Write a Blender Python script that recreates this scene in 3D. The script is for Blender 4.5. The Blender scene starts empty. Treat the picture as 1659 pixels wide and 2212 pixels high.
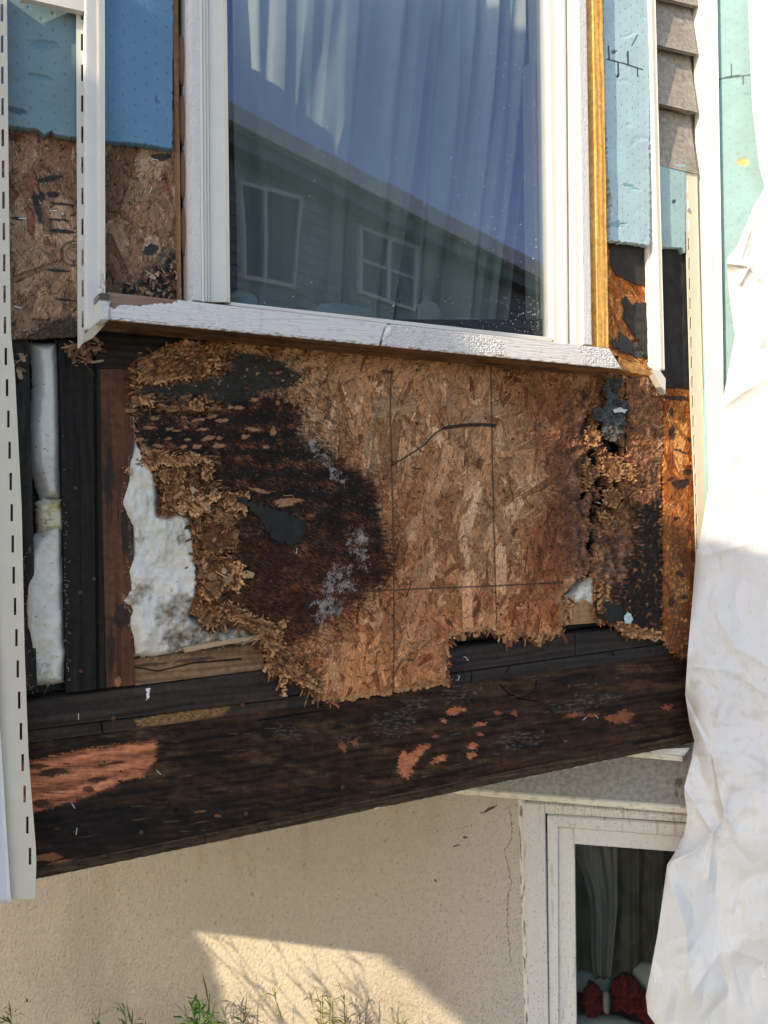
import bpy, math, random
import numpy as np
from mathutils import Matrix, Vector
rng = np.random.default_rng(7); random.seed(7)
S = bpy.context.scene
# ---------------------------------------------------------------- camera, sky, sun, exposure
F = 1858.; CX, CY = 829.5, 1106.; ROLL = math.radians(.8)      # photo measured at 1659 x 2212
cam = bpy.data.cameras.new('camera'); camo = bpy.data.objects.new('camera', cam); S.collection.objects.link(camo)
cam.sensor_fit = 'VERTICAL'; cam.sensor_height = 36; cam.lens = 36*F/2212.; cam.clip_start = .02; cam.clip_end = 500
camo.matrix_world = Matrix.Rotation(math.radians(90), 4, 'X') @ Matrix.Rotation(-ROLL, 4, 'Z')
S.camera = camo
SUN_AZ = math.radians(29.3-72); SUN_EL = math.radians(26.5)
sv = np.array([math.sin(SUN_AZ)*math.cos(SUN_EL), -math.cos(SUN_AZ)*math.cos(SUN_EL), math.sin(SUN_EL)])
w = bpy.data.worlds.new("World"); S.world = w; w.use_nodes = True
nt = w.node_tree; sky = nt.nodes.new('ShaderNodeTexSky'); sky.sky_type = 'NISHITA'; sky.sun_disc = False
sky.sun_elevation = SUN_EL; sky.sun_rotation = math.atan2(sv[0], sv[1])
bg = nt.nodes['Background']; bg.inputs[1].default_value = .15
nt.links.new(sky.outputs[0], bg.inputs[0])
sl = bpy.data.lights.new('sun', 'SUN'); so = bpy.data.objects.new('sun', sl); S.collection.objects.link(so)
sl.energy = 2.8; sl.angle = math.radians(.5); sl.color = (1, .84, .60)
so.rotation_euler = Vector(sv).to_track_quat('Z', 'Y').to_euler()
S.view_settings.view_transform = 'Standard'; S.view_settings.look = 'None'; S.view_settings.exposure = 1.12; S.view_settings.gamma = 1
S.cycles.max_bounces = 8
# ---------------------------------------------------------------- planes and projection
TW = math.radians(29.3); TL = math.radians(-15.7)
class Plane:
    def __init__(s, t, O): s.e = np.array([math.cos(t), math.sin(t), 0]); s.n = np.array([math.sin(t), -math.cos(t), 0]); s.O = np.array(O, float)
    def P(s, u, v, d=0):
        u, v, d = np.broadcast_arrays(np.asarray(u, float), v, d)
        return s.O + u[..., None]*s.e + v[..., None]*np.array([0, 0, 1.]) + d[..., None]*s.n
W = Plane(TW, (0, 1.75, 0))
def ray(x, y):
    x = np.asarray(x, float); y = np.asarray(y, float); dx, dy = x-CX, CY-y
    X = dx*math.cos(ROLL)+dy*math.sin(ROLL); Z = -dx*math.sin(ROLL)+dy*math.cos(ROLL)
    return np.stack([X/F, np.ones_like(X), Z/F], -1)
def hit(x, y, pl, d=0):
    r = ray(x, y); return r*(((pl.O@pl.n)+d)/(r@pl.n))[..., None]
_c = hit(1518, 1106, W); _c = np.array([_c[0], _c[1], 0]); L = Plane(TL, _c)
def uv(x, y, pl, d=0):
    p = hit(x, y, pl, d)-pl.O; return p@pl.e, p[..., 2]
def px(P):
    X = P[..., 0]/P[..., 1]*F; Z = P[..., 2]/P[..., 1]*F
    return CX+X*math.cos(ROLL)-Z*math.sin(ROLL), CY-(X*math.sin(ROLL)+Z*math.cos(ROLL))
# ---------------------------------------------------------------- noise
def _h(ix, iy, seed):
    n = (ix.astype(np.int64)*374761393 + iy.astype(np.int64)*668265263 + seed*974634777) & 0xffffffff
    n = ((n ^ (n >> 13))*1274126177) & 0xffffffff; n = n ^ (n >> 16)
    return (n & 0xffff)/65535.
def perlin(x, y, seed=0):
    x = np.asarray(x, float); y = np.asarray(y, float)
    ix, iy = np.floor(x), np.floor(y); fx, fy = x-ix, y-iy
    def g(dx, dy):
        a = _h(ix+dx, iy+dy, seed)*6.28318; return np.cos(a)*(fx-dx)+np.sin(a)*(fy-dy)
    ux = fx*fx*fx*(fx*(fx*6-15)+10); uy = fy*fy*fy*(fy*(fy*6-15)+10)
    a, b, c, d = g(0, 0), g(1, 0), g(0, 1), g(1, 1)
    return ((a+(b-a)*ux)+((c+(d-c)*ux)-(a+(b-a)*ux))*uy)*1.5
def fbm(x, y, o=4, seed=0, gain=.5):
    r = 0; a = 1; t = 0
    for i in range(o): r = r+a*perlin(x*2**i, y*2**i, seed+i*17); t += a; a *= gain
    return r/t
def ridge(x, y, o=3, seed=0):
    r = 0; a = 1; t = 0
    for i in range(o): r = r+a*(1-np.abs(perlin(x*2**i, y*2**i, seed+i*13))*2); t += a; a *= .5
    return r/t
def sst(a, b, x): t = np.clip((x-a)/(b-a), 0, 1); return t*t*(3-2*t)
def inpoly(X, Y, poly):
    r = np.zeros(X.shape, bool); n = len(poly)
    for i in range(n):
        x0, y0 = poly[i]; x1, y1 = poly[(i+1) % n]
        if y0 == y1: continue
        c = ((y0 > Y) != (y1 > Y)) & (X < (x1-x0)*(Y-y0)/(y1-y0)+x0); r ^= c
    return r
def segd(X, Y, p, q):
    dx, dy = q[0]-p[0], q[1]-p[1]; t = np.clip(((X-p[0])*dx+(Y-p[1])*dy)/(dx*dx+dy*dy+1e-12), 0, 1)
    return np.hypot(X-p[0]-t*dx, Y-p[1]-t*dy)
def pline(X, Y, pts): return np.min([segd(X, Y, pts[i], pts[i+1]) for i in range(len(pts)-1)], axis=0)
def sdf(X, Y, poly):
    d = pline(X, Y, list(poly)+[poly[0]]); return np.where(inpoly(X, Y, poly), d, -d)
def pm(X, Y, poly, soft=10, wob=0, sc=40, seed=1):
    if wob: X, Y = X+wob*fbm(X/sc, Y/sc, 3, seed), Y+wob*fbm(X/sc, Y/sc, 3, seed+50)
    return sst(-soft, soft, sdf(X, Y, poly))
def blob(X, Y, cx, cy, rx, ry, soft=.4, wob=.3, seed=1):
    r = np.hypot((X-cx)/rx, (Y-cy)/ry)+wob*fbm(X/rx*1.5, Y/ry*1.5, 3, seed); return 1-sst(1-soft, 1+soft, r)
def srgb(r, g, b):
    c = np.array([r, g, b])/255.; return np.where(c <= .04045, c/12.92, ((c+.055)/1.055)**2.4)
def mix(c, k, m): m = np.asarray(m)[..., None]; return c*(1-m)+np.asarray(k)*m
# ---------------------------------------------------------------- materials
def mat(name, col=None, rough=.7, bump=0, bscale=200, spec=.3, var=0, vscale=30, stretch=(1, 1, 1), bdist=.001, metal=0, sheen=0, attr=True, trans=0):
    m = bpy.data.materials.new(name); m.use_nodes = True; t = m.node_tree; N = t.nodes; K = t.links
    p = N['Principled BSDF']; p.inputs['Roughness'].default_value = rough; p.inputs['Specular IOR Level'].default_value = spec; p.inputs['Metallic'].default_value = metal
    if sheen: p.inputs['Sheen Weight'].default_value = sheen
    tc = N.new('ShaderNodeTexCoord'); mp = N.new('ShaderNodeMapping'); mp.inputs['Scale'].default_value = stretch
    K.new(tc.outputs['Object'], mp.inputs[0])
    if col is None:
        a = N.new('ShaderNodeAttribute'); a.attribute_name = 'Col'; src = a.outputs['Color']
    else:
        a = N.new('ShaderNodeRGB'); a.outputs[0].default_value = (*col, 1); src = a.outputs[0]
    if var:
        n = N.new('ShaderNodeTexNoise'); n.inputs['Scale'].default_value = vscale; n.inputs['Detail'].default_value = 6; K.new(mp.outputs[0], n.inputs['Vector'])
        mr = N.new('ShaderNodeMapRange'); mr.inputs['From Min'].default_value = .3; mr.inputs['From Max'].default_value = .7
        mr.inputs['To Min'].default_value = 1-var; mr.inputs['To Max'].default_value = 1+var*.6; K.new(n.outputs[0], mr.inputs['Value'])
        vm = N.new('ShaderNodeVectorMath'); vm.operation = 'SCALE'; K.new(src, vm.inputs[0]); K.new(mr.outputs[0], vm.inputs['Scale']); src = vm.outputs[0]
    K.new(src, p.inputs['Base Color'])
    if bump:
        n = N.new('ShaderNodeTexNoise'); n.inputs['Scale'].default_value = bscale; n.inputs['Detail'].default_value = 5; K.new(mp.outputs[0], n.inputs['Vector'])
        b = N.new('ShaderNodeBump'); b.inputs['Strength'].default_value = bump; b.inputs['Distance'].default_value = bdist
        K.new(n.outputs[0], b.inputs['Height']); K.new(b.outputs[0], p.inputs['Normal'])
    if trans:
        tr = N.new('ShaderNodeBsdfTranslucent'); K.new(src, tr.inputs[0]); ms = N.new('ShaderNodeMixShader'); ms.inputs[0].default_value = trans
        o = N['Material Output']; K.new(p.outputs[0], ms.inputs[1]); K.new(tr.outputs[0], ms.inputs[2]); K.new(ms.outputs[0], o.inputs[0])
    return m
M = dict(
 osb=mat('oriented_strand_board', None, .8, .6, 500, .10, .22, 90, bdist=.0008),
 wood=mat('weathered_wood', None, .62, .6, 350, .16, .3, 90, (1, 1, 1), bdist=.0008),
 vinyl=mat('cream_vinyl', (.74, .70, .62), .42, .08, 60, .4, .05, 12),
 white=mat('white_vinyl', (.80, .775, .71), .35, .06, 60, .45, .04, 15),
 vattr=mat('dirty_vinyl', None, .45, .1, 80, .4, .05, 20),
 paint=mat('peeling_white_paint', None, .55, .3, 300, .35, .04, 60),
 foam=mat('blue_foam_board', None, .6, .25, 400, .3, .05, 30),
 ins=mat('glass_wool', None, 1, .6, 420, 0, .06, 60, bdist=.002, sheen=.3, trans=.2),
 felt=mat('tar_felt', None, .85, .5, 250, .15, .25, 40),
 stucco=mat('cream_stucco', None, .85, .35, 300, .2, .05, 60, bdist=.001),
 paper=mat('house_wrap_paper', None, .65, .25, 120, .25, .04, 10, bdist=.001, trans=.12),
 steel=mat('galvanised_steel', (.42, .40, .38), .4, .2, 300, .5, .3, 100, metal=.7),
 rust=mat('rusty_steel', (.10, .055, .035), .7, .3, 400, .3, .3, 200, metal=.3),
 staple=mat('staple_wire', (.75, .73, .70), .3, spec=.6, metal=.5),
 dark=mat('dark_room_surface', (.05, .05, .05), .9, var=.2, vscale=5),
 curtain=mat('sheer_curtain', (.55, .60, .57), .9, .15, 300, .1, .05, 20, trans=.35),
 darkcurtain=mat('lace_curtain', None, .9, .15, 300, .1, .05, 20, trans=.15),
 bed=mat('pale_bedding', (.42, .47, .46), .9, .2, 60, .1, .06, 20),
 red=mat('red_fabric', (.30, .012, .015), .7, .3, 100, .2, .2, 20),
 sprayfoam=mat('spray_foam', (.75, .42, .10), .6, .4, 120, .3, .2, 50),
 leaf=mat('narrow_leaf', None, .55, .1, 100, .3, .15, 60, trans=.25),
 ground=mat('dry_soil', (.24, .20, .14), .95, .8, 30, .1, .3, 8, bdist=.01),
 house=mat('neighbour_siding', None, .8, .1, 20, .2, .08, 6),
 trim=mat('neighbour_trim', (.7, .68, .62), .6, var=.05, vscale=5),
)
def glass_mat(name, refl, tint, rt=(1, 1, 1)):
    m = bpy.data.materials.new(name); m.use_nodes = True; t = m.node_tree; N = t.nodes; K = t.links; N.remove(N['Principled BSDF'])
    tr = N.new('ShaderNodeBsdfTransparent'); tr.inputs[0].default_value = (*tint, 1)
    gl = N.new('ShaderNodeBsdfGlossy'); gl.inputs['Roughness'].default_value = .0; gl.inputs[0].default_value = (*rt, 1)
    lw = N.new('ShaderNodeLayerWeight'); lw.inputs[0].default_value = .35
    ad = N.new('ShaderNodeMath'); ad.operation = 'MULTIPLY_ADD'; ad.inputs[1].default_value = .10; ad.inputs[2].default_value = refl; K.new(lw.outputs['Facing'], ad.inputs[0])
    n = N.new('ShaderNodeTexNoise'); n.inputs['Scale'].default_value = 3; tc = N.new('ShaderNodeTexCoord'); K.new(tc.outputs['Object'], n.inputs['Vector'])
    b = N.new('ShaderNodeBump'); b.inputs['Strength'].default_value = .02; b.inputs['Distance'].default_value = .02; K.new(n.outputs[0], b.inputs['Height']); K.new(b.outputs[0], gl.inputs['Normal'])
    ms = N.new('ShaderNodeMixShader'); K.new(ad.outputs[0], ms.inputs[0]); K.new(tr.outputs[0], ms.inputs[1]); K.new(gl.outputs[0], ms.inputs[2])
    K.new(ms.outputs[0], N['Material Output'].inputs[0]); return m
M['glass'] = glass_mat('window_glass', .075, (.90, .93, .93), (.92, .76, 1.0)); M['glass2'] = glass_mat('lower_window_glass', .01, (.82, .84, .83))
# ---------------------------------------------------------------- object helpers
col = S.collection
def mk(name, V, faces, m, parent=None, cols=None, smooth=False):
    """one mesh object from world coordinates; faces: (n,4) int array or list of tuples"""
    V = np.asarray(V, float).reshape(-1, 3); lo, hi = V.min(0), V.max(0)
    base = np.array([(lo[0]+hi[0])/2, (lo[1]+hi[1])/2, lo[2]]); me = bpy.data.meshes.new(name); Vl = V-base
    if isinstance(faces, np.ndarray):
        nf = len(faces); k = faces.shape[1]; me.vertices.add(len(Vl)); me.vertices.foreach_set('co', Vl.astype(np.float32).ravel())
        me.loops.add(nf*k); me.loops.foreach_set('vertex_index', faces.astype(np.int32).ravel())
        me.polygons.add(nf); me.polygons.foreach_set('loop_start', np.arange(0, nf*k, k, dtype=np.int32)); me.polygons.foreach_set('loop_total', np.full(nf, k, np.int32))
        me.update(calc_edges=True)
    else: me.from_pydata([tuple(v) for v in Vl], [], faces); me.update()
    if smooth: me.polygons.foreach_set('use_smooth', np.ones(len(me.polygons), bool))
    if cols is not None:
        c = np.ones((len(V), 4), np.float32); c[:, :3] = np.clip(np.asarray(cols).reshape(-1, 3), 0, 1)
        at = me.color_attributes.new('Col', 'FLOAT_COLOR', 'POINT'); at.data.foreach_set('color', c.ravel())
    me.materials.append(M[m] if isinstance(m, str) else m)
    o = bpy.data.objects.new(name, me); col.objects.link(o); o.location = base
    if parent: o.parent = parent; o.location = Vector(base)-wloc(parent)
    return o
def wloc(o):
    v = Vector(o.location)
    while o.parent: o = o.parent; v = v+Vector(o.location)
    return v
def tag(o, label, cat, group=None, kind=None):
    if label: o['label'] = label
    if cat: o['category'] = cat
    if group: o['group'] = group
    if kind: o['kind'] = kind
    return o
def thing(name, P, label, cat, group=None):
    o = bpy.data.objects.new(name, None); col.objects.link(o); o.location = Vector(P); o.empty_display_size = .05
    return tag(o, label, cat, group)
class MB:
    def __init__(s): s.V = []; s.F = []; s.C = []
    def add(s, V, F_, c=None):
        b = len(s.V); s.V += [tuple(v) for v in np.asarray(V, float).reshape(-1, 3)]; s.F += [tuple(b+i for i in f) for f in F_]
        if c is not None:
            c = np.asarray(c, float); n = len(s.V)-b
            s.C += [tuple(c)]*n if c.ndim == 1 else [tuple(k) for k in c]
        return s
    def box(s, pl, u0, u1, v0, v1, d0, d1, c=None):
        V = [pl.P(u, v, d) for d in (d0, d1) for u, v in ((u0, v0), (u1, v0), (u1, v1), (u0, v1))]
        return s.add(V, [(3, 2, 1, 0), (4, 5, 6, 7), (0, 1, 5, 4), (1, 2, 6, 5), (2, 3, 7, 6), (3, 0, 4, 7)], c)
    def prism(s, pl, pts, d0, d1, c=None):
        n = len(pts); U, V_ = uv([p[0] for p in pts], [p[1] for p in pts], pl, d1)
        V = list(pl.P(U, V_, d0))+list(pl.P(U, V_, d1))
        return s.add(V, [tuple(range(n))[::-1], tuple(range(n, 2*n))]+[(i, (i+1) % n, n+(i+1) % n, n+i) for i in range(n)], c)
    def build(s, name, m, parent=None, smooth=False, bevel=0):
        o = mk(name, s.V, s.F, m, parent, s.C if s.C else None, smooth)
        if bevel:
            b = o.modifiers.new('bevel', 'BEVEL'); b.width = bevel; b.segments = 2; b.limit_method = 'ANGLE'
        return o
def slab(name, pl, poly, d, thick, cell, fn, m, parent=None, wob=0, wsc=12, smooth=True, back=False, seed=3, holes=None):
    P = np.array(poly, float); pu, pv = uv(P[:, 0], P[:, 1], pl, d)
    mg = .01; u = np.arange(pu.min()-mg, pu.max()+mg, cell); v = np.arange(pv.min()-mg, pv.max()+mg, cell)
    U, V = np.meshgrid(u, v); X, Y = px(pl.P(U, V, d)); c, h = fn(U, V, X, Y)
    Uc = (U[:-1, :-1]+cell/2); Vc = V[:-1, :-1]+cell/2; Xc, Yc = px(pl.P(Uc, Vc, d))
    if wob: wx = wob*fbm(Xc/wsc, Yc/wsc, 3, seed); wy = wob*fbm(Xc/wsc, Yc/wsc, 3, seed+9)
    else: wx = wy = 0
    mk_ = inpoly(Xc+wx, Yc+wy, poly)
    if holes is not None: mk_ &= ~holes(Uc, Vc, Xc, Yc)
    nu = U.shape[1]; idx = np.arange(U.size).reshape(U.shape)
    q = np.stack([idx[:-1, :-1], idx[:-1, 1:], idx[1:, 1:], idx[1:, :-1]], -1)[mk_]
    front = pl.P(U, V, d+h).reshape(-1, 3); bk = pl.P(U, V, d-thick).reshape(-1, 3); n = len(front)
    pad = np.zeros((mk_.shape[0]+2, mk_.shape[1]+2), bool); pad[1:-1, 1:-1] = mk_
    sides = []
    for (a, b, off) in (((0, 0), (0, 1), (-1, 0)), ((0, 1), (1, 1), (0, 1)), ((1, 1), (1, 0), (1, 0)), ((1, 0), (0, 0), (0, -1))):
        nb = pad[1+off[0]:pad.shape[0]-1+off[0], 1+off[1]:pad.shape[1]-1+off[1]]; e = mk_ & ~nb; ii, jj = np.nonzero(e)
        A = idx[ii+a[0], jj+a[1]]; B = idx[ii+b[0], jj+b[1]]; sides.append(np.stack([B, A, A+n, B+n], -1))
    fc = [q]+sides
    if back: fc.append(q[:, ::-1]+n)
    fc = np.concatenate(fc); used, inv = np.unique(fc, return_inverse=True); fc = inv.reshape(fc.shape)
    VV = np.concatenate([front, bk])[used]; CC = np.concatenate([c.reshape(-1, 3)]*2)[used]
    return mk(name, VV, fc, m, parent, CC, smooth)
def board(name, pl, cs, d, thick, nu, nv, fn, m, parent=None, smooth=False):
    # cs: photo corners top-left, top-right, bottom-right, bottom-left of the front face
    cu, cv = uv([c[0] for c in cs], [c[1] for c in cs], pl, d); s, t = np.meshgrid(np.linspace(0, 1, nu+1), np.linspace(0, 1, nv+1))
    bl = lambda a: (a[0]*(1-s)+a[1]*s)*(1-t)+(a[3]*(1-s)+a[2]*s)*t
    U, V = bl(cu), bl(cv); X, Y = px(pl.P(U, V, d)); c, h = fn(U, V, X, Y)
    front = pl.P(U, V, d+h).reshape(-1, 3); bk = pl.P(U, V, d-thick).reshape(-1, 3); n = len(front); idx = np.arange(n).reshape(U.shape)
    q = np.stack([idx[:-1, :-1], idx[1:, :-1], idx[1:, 1:], idx[:-1, 1:]], -1).reshape(-1, 4); fc = [q]
    for e in (idx[0, :], idx[:, -1], idx[-1, ::-1], idx[::-1, 0]): fc.append(np.stack([e[:-1], e[1:], e[1:]+n, e[:-1]+n], -1))
    fc.append(np.array([[idx[0, 0]+n, idx[0, -1]+n, idx[-1, -1]+n, idx[-1, 0]+n]]))
    return mk(name, np.concatenate([front, bk]), np.concatenate(fc), m, parent, np.concatenate([c.reshape(-1, 3)]*2), smooth)
# ---------------------------------------------------------------- surface painters (all in wall coordinates U, V; X, Y are photo pixels)
def osb_tex(U, V, n_per_m2=16000, pal=None, seed=5, big=1.):
    r = np.random.default_rng(seed); H_, W_ = U.shape; cell = U[0, 1]-U[0, 0]; u0, v0 = U[0, 0], V[0, 0]
    pal = pal if pal is not None else np.array([[.50, .275, .145], [.42, .21, .10], [.34, .155, .075], [.58, .36, .21], [.27, .12, .06], [.46, .25, .13]])
    c = np.ones((H_, W_, 3))*pal[1]; h = np.zeros((H_, W_)); area = H_*W_*cell*cell; N = int(n_per_m2*area)
    for k in range(N):
        small = k < N*.5 or r.random() < .5
        a = r.normal(1.45, .5) if r.random() < .55 else r.uniform(0, math.pi)
        if small or r.random() < .6: ln = r.uniform(.008, .03)*big; wd = r.uniform(.0015, .006)*big
        else: ln = r.uniform(.03, .085)*big; wd = r.uniform(.007, .02)*big
        cu = r.uniform(0, W_*cell); cv = r.uniform(0, H_*cell); ca, sa = math.cos(a), math.sin(a)
        ex = abs(ca)*ln+abs(sa)*wd; ey = abs(sa)*ln+abs(ca)*wd
        i0, i1 = max(0, int((cv-ey)/cell)), min(H_, int((cv+ey)/cell)+2); j0, j1 = max(0, int((cu-ex)/cell)), min(W_, int((cu+ex)/cell)+2)
        if i1 <= i0 or j1 <= j0: continue
        yy = (np.arange(i0, i1)*cell-cv)[:, None]; xx = (np.arange(j0, j1)*cell-cu)[None]
        p = xx*ca+yy*sa; q = -xx*sa+yy*ca; ph = r.uniform(0, 99)
        jag = .12*ln*np.sin(q/wd*r.uniform(3, 9)+ph); tp = r.uniform(-.4, .4)
        m_ = (np.abs(p+jag) < ln) & (np.abs(q) < wd*(1+tp*p/ln))
        if not m_.any(): continue
        base = pal[r.integers(len(pal)) if small or ln < .03 else r.choice([0, 0, 1, 3, len(pal)-1])]*r.uniform(.62, 1.28)
        g = 1+.10*np.sin(q*2100*r.uniform(.5, 1.5)+ph+p*30)+.06*np.sin(q*900+ph)
        edge = np.minimum(wd-np.abs(q), (ln-np.abs(p+jag))*1.); g = g*np.where(edge < cell*.9, .70, 1.)
        c[i0:i1, j0:j1][m_] = (base[None, None]*g[..., None])[m_]
        tl = r.uniform(-.0006, .0006); h[i0:i1, j0:j1][m_] = (r.uniform(-.0004, .0006)+tl*p/ln+tl*q/wd)[m_]
    for k in range(int(26000*area)):
        a = r.normal(1.5, .6) if r.random() < .6 else r.uniform(0, math.pi); ln = r.uniform(.003, .014); cu = r.uniform(0, W_*cell); cv = r.uniform(0, H_*cell); m_ = int(ln/cell*1.4)+1; t = np.linspace(-ln/2, ln/2, m_)
        bend = r.normal(0, .25)*t*t/ln; ii = ((cv+t*math.sin(a)+bend*math.cos(a))/cell).astype(int); jj = ((cu+t*math.cos(a)-bend*math.sin(a))/cell).astype(int); ok = (ii >= 0) & (ii < H_) & (jj >= 0) & (jj < W_)
        f = r.choice([.38, .5, .6, 1.35, 1.5]); c[ii[ok], jj[ok]] *= f; h[ii[ok], jj[ok]] += .0006 if f > 1 else -.0007
    return c, h
def wood_tex(U, V, c0, c1, axis='u', seed=1, fine=1., amp=.0007, contrast=1.):
    a, b = (U, V) if axis == 'u' else (V, U)
    wv = .012*fbm(a*3, b*6, 2, seed); bb = b+wv
    g = .5+.9*fbm(a*5, bb*90*fine, 3, seed+3)*contrast+.25*fbm(a*25, bb*500, 2, seed+5)
    rings = .5+.5*np.sin(bb*420*fine+6*fbm(a*1.5, b*12, 2, seed+8)); g = np.clip(.65*g+.35*rings, 0, 1)
    big = .5+.8*fbm(a*4, b*14, 3, seed+11)
    c = mix(np.broadcast_to(c0, U.shape+(3,)).astype(float), c1, np.clip(g*.7+big*.4-.1, 0, 1))
    crack = sst(.90, .97, ridge(a*1.3, bb*38, 3, seed+20))*sst(-.1, .3, fbm(a*2.5, b*9, 2, seed+21)); c = mix(c, np.array(c0)*.25, crack*.8)
    return c, (g-.5)*amp-crack*amp*2.5
def cut(c, h, X, Y, pts, wd, k, m_=.8, dep=0, soft=.8):
    d = pline(X, Y, pts); a = (1-sst(wd, wd+soft, d))*m_; return mix(c, k, a), h-dep*a
def ellip(X, Y, items, wob=.5, seed=3):
    m_ = np.zeros(X.shape)
    for i, (cx, cy, rx, ry, an) in enumerate(items):
        box = (np.abs(X-cx) < 2.5*max(rx, ry)) & (np.abs(Y-cy) < 2.5*max(rx, ry))
        if not box.any(): continue
        x, y = X[box]-cx, Y[box]-cy; an = math.radians(an); p = (x*math.cos(an)+y*math.sin(an))/rx; q = (-x*math.sin(an)+y*math.cos(an))/ry
        r = np.hypot(p, q)+wob*(fbm(p*1.3+i*7, q*1.3, 3, seed)+.5*fbm(p*4+i*3, q*4, 3, seed+1)); m_[box] = np.maximum(m_[box], 1-sst(.75, 1.0, r))
    return m_
BLK = np.array([.012, .011, .011]); DBR = np.array([.05, .026, .016]); RED = np.array([.17, .065, .035]); MOLD = np.array([.37, .335, .33])
# ---------------------------------------------------------------- wafers: torn OSB flakes with thickness
def wafer(mb, pl, u, v, d, ln, wd, ang, lift, curl, c, r, th=.0005):
    ca, sa = math.cos(ang), math.sin(ang); n = 5; top = []
    tw = r.uniform(-.5, .5); ln *= r.uniform(.5, 1); wd *= r.uniform(.3, 1)
    for i in range(n):
        t = i/(n-1); p = ln*t; k = wd*.5*(1-.35*abs(2*t-1)**6*r.uniform(.3, 1))*(r.uniform(.7, 1.15))
        dd = d+lift*t*ln+curl*t*t*ln
        for sgn in (-1, 1):
            top.append((u+p*ca-sgn*k*sa, v+p*sa+sgn*k*ca, dd+sgn*k*tw))
    V = [pl.P(*a) for a in top]+[pl.P(a[0], a[1], a[2]-th) for a in top]; m_ = 2*n
    Fc = []
    for i in range(n-1):
        a, b, cc, d_ = 2*i, 2*i+1, 2*i+3, 2*i+2; Fc += [(a, b, cc, d_), (m_+d_, m_+cc, m_+b, m_+a), (b, m_+b, m_+cc, cc), (d_, m_+d_, m_+a, a)]
    Fc += [(0, m_, m_+1, 1), (m_-2, m_-1, 2*m_-1, 2*m_-2)]
    mb.add(V, Fc, c)
WC = np.array([[.42, .27, .16], [.34, .19, .10], [.50, .36, .24], [.26, .13, .07], [.17, .085, .05], [.12, .06, .035]])
def edge_wafers(pl, d, pts, per_px, out, ln=(.008, .035), seed=1, dark=0., pal=WC, spread=.8, jit=3, lift=(-.25, .3)):
    r = np.random.default_rng(seed); mb = MB()
    for (x0, y0), (x1, y1) in zip(pts[:-1], pts[1:]):
        for k in range(max(1, int(math.hypot(x1-x0, y1-y0)*per_px*.6))):
            if perlin(np.array(k*.13+x0), np.array(y0*.07), seed) < -.05 and r.random() < .8: continue
            t = r.random(); x, y = x0+(x1-x0)*t+r.normal(0, jit), y0+(y1-y0)*t+r.normal(0, jit); u, v = uv(x, y, pl, d)
            # outward direction: photo px 'out' angle given as world angle in wall plane
            a = math.radians(out)+r.normal(0, spread); c = pal[r.integers(len(pal))]*np.array([1.15, .92, .78])*r.uniform(.4, 1.15)*(1-dark*r.random())
            wafer(mb, pl, float(u)-.004*math.cos(a), float(v)-.004*math.sin(a), d+r.uniform(-.008, .001), r.uniform(*ln)*(2 if r.random() < .12 else 1), r.uniform(.002, .010)*(2.2 if r.random() < .12 else 1), a, r.uniform(*lift), r.uniform(-.3, .4), c, r)
    return mb
def area_wafers(pl, d, polys, n, ln=(.01, .03), wd=(.003, .01), seed=1, pal=WC, ang=None, sp=9., lift=(.0, .28)):
    r = np.random.default_rng(seed); mb = MB()
    for poly, k in zip(polys, n):
        P = np.array(poly); lo, hi = P.min(0), P.max(0); c_ = 0
        while c_ < k:
            x, y = r.uniform(lo[0], hi[0]), r.uniform(lo[1], hi[1])
            if not inpoly(np.array([x]), np.array([y]), poly)[0]: continue
            c_ += 1; u, v = uv(x, y, pl, d); a = r.normal(ang, sp) if ang is not None else r.uniform(0, 6.28)
            wafer(mb, pl, float(u), float(v), d+r.uniform(0, .003), r.uniform(*ln), r.uniform(*wd), a, r.uniform(*lift), r.uniform(-.5, .5), pal[r.integers(len(pal))]*r.uniform(.6, 1.15), r)
    return mb
def nail(pl, x, y, d, parent, m='rust', out=.004, r0=.0032, name='nail', tilt=0):
    u, v = uv(x, y, pl, d); mb = MB(); prof = [(0.0012, -.01), (.0012, out-.001), (r0, out-.0008), (r0*1.02, out), (r0*.5, out+.0005), (.0001, out+.0006)]; n = 10; V = []
    for (rr, dd) in prof:
        for k in range(n): a = 6.2832*k/n; V.append(pl.P(float(u)+rr*math.cos(a)+tilt*dd, float(v)+rr*math.sin(a)-tilt*dd, d+dd))
    Fc = [(i*n+k, i*n+(k+1) % n, (i+1)*n+(k+1) % n, (i+1)*n+k) for i in range(len(prof)-1) for k in range(n)]
    return mb.add(V, Fc).build(name, m, parent, True)
def staple(pl, x, y, d, parent, ang=20, ln=.011):
    u, v = uv(x, y, pl, d); u, v = float(u), float(v); a = math.radians(ang); q = Plane.__new__(Plane); mb = MB(); c, s_ = math.cos(a), math.sin(a); w_ = .0006
    V = []
    for p in (-ln/2, ln/2):
        for (t, dd) in ((-w_, .0012), (w_, .0012), (w_, .0026), (-w_, .0026)): V.append(pl.P(u+p*c-t*s_, v+p*s_+t*c, d+dd))
    mb.add(V, [(0, 1, 2, 3), (7, 6, 5, 4), (0, 4, 5, 1), (1, 5, 6, 2), (2, 6, 7, 3), (3, 7, 4, 0)])
    for p in (-ln/2, ln/2-.0012):
        V = []
        for (pp, t) in ((p, -w_), (p+.0012, -w_), (p+.0012, w_), (p, w_)):
            for dd in (-.006, .0013): V.append(pl.P(u+pp*c-t*s_, v+pp*s_+t*c, d+dd))
        mb.add(V, [(0, 1, 3, 2), (2, 3, 5, 4), (4, 5, 7, 6), (6, 7, 1, 0)])
    return mb.build('staple', 'staple', parent)
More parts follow.
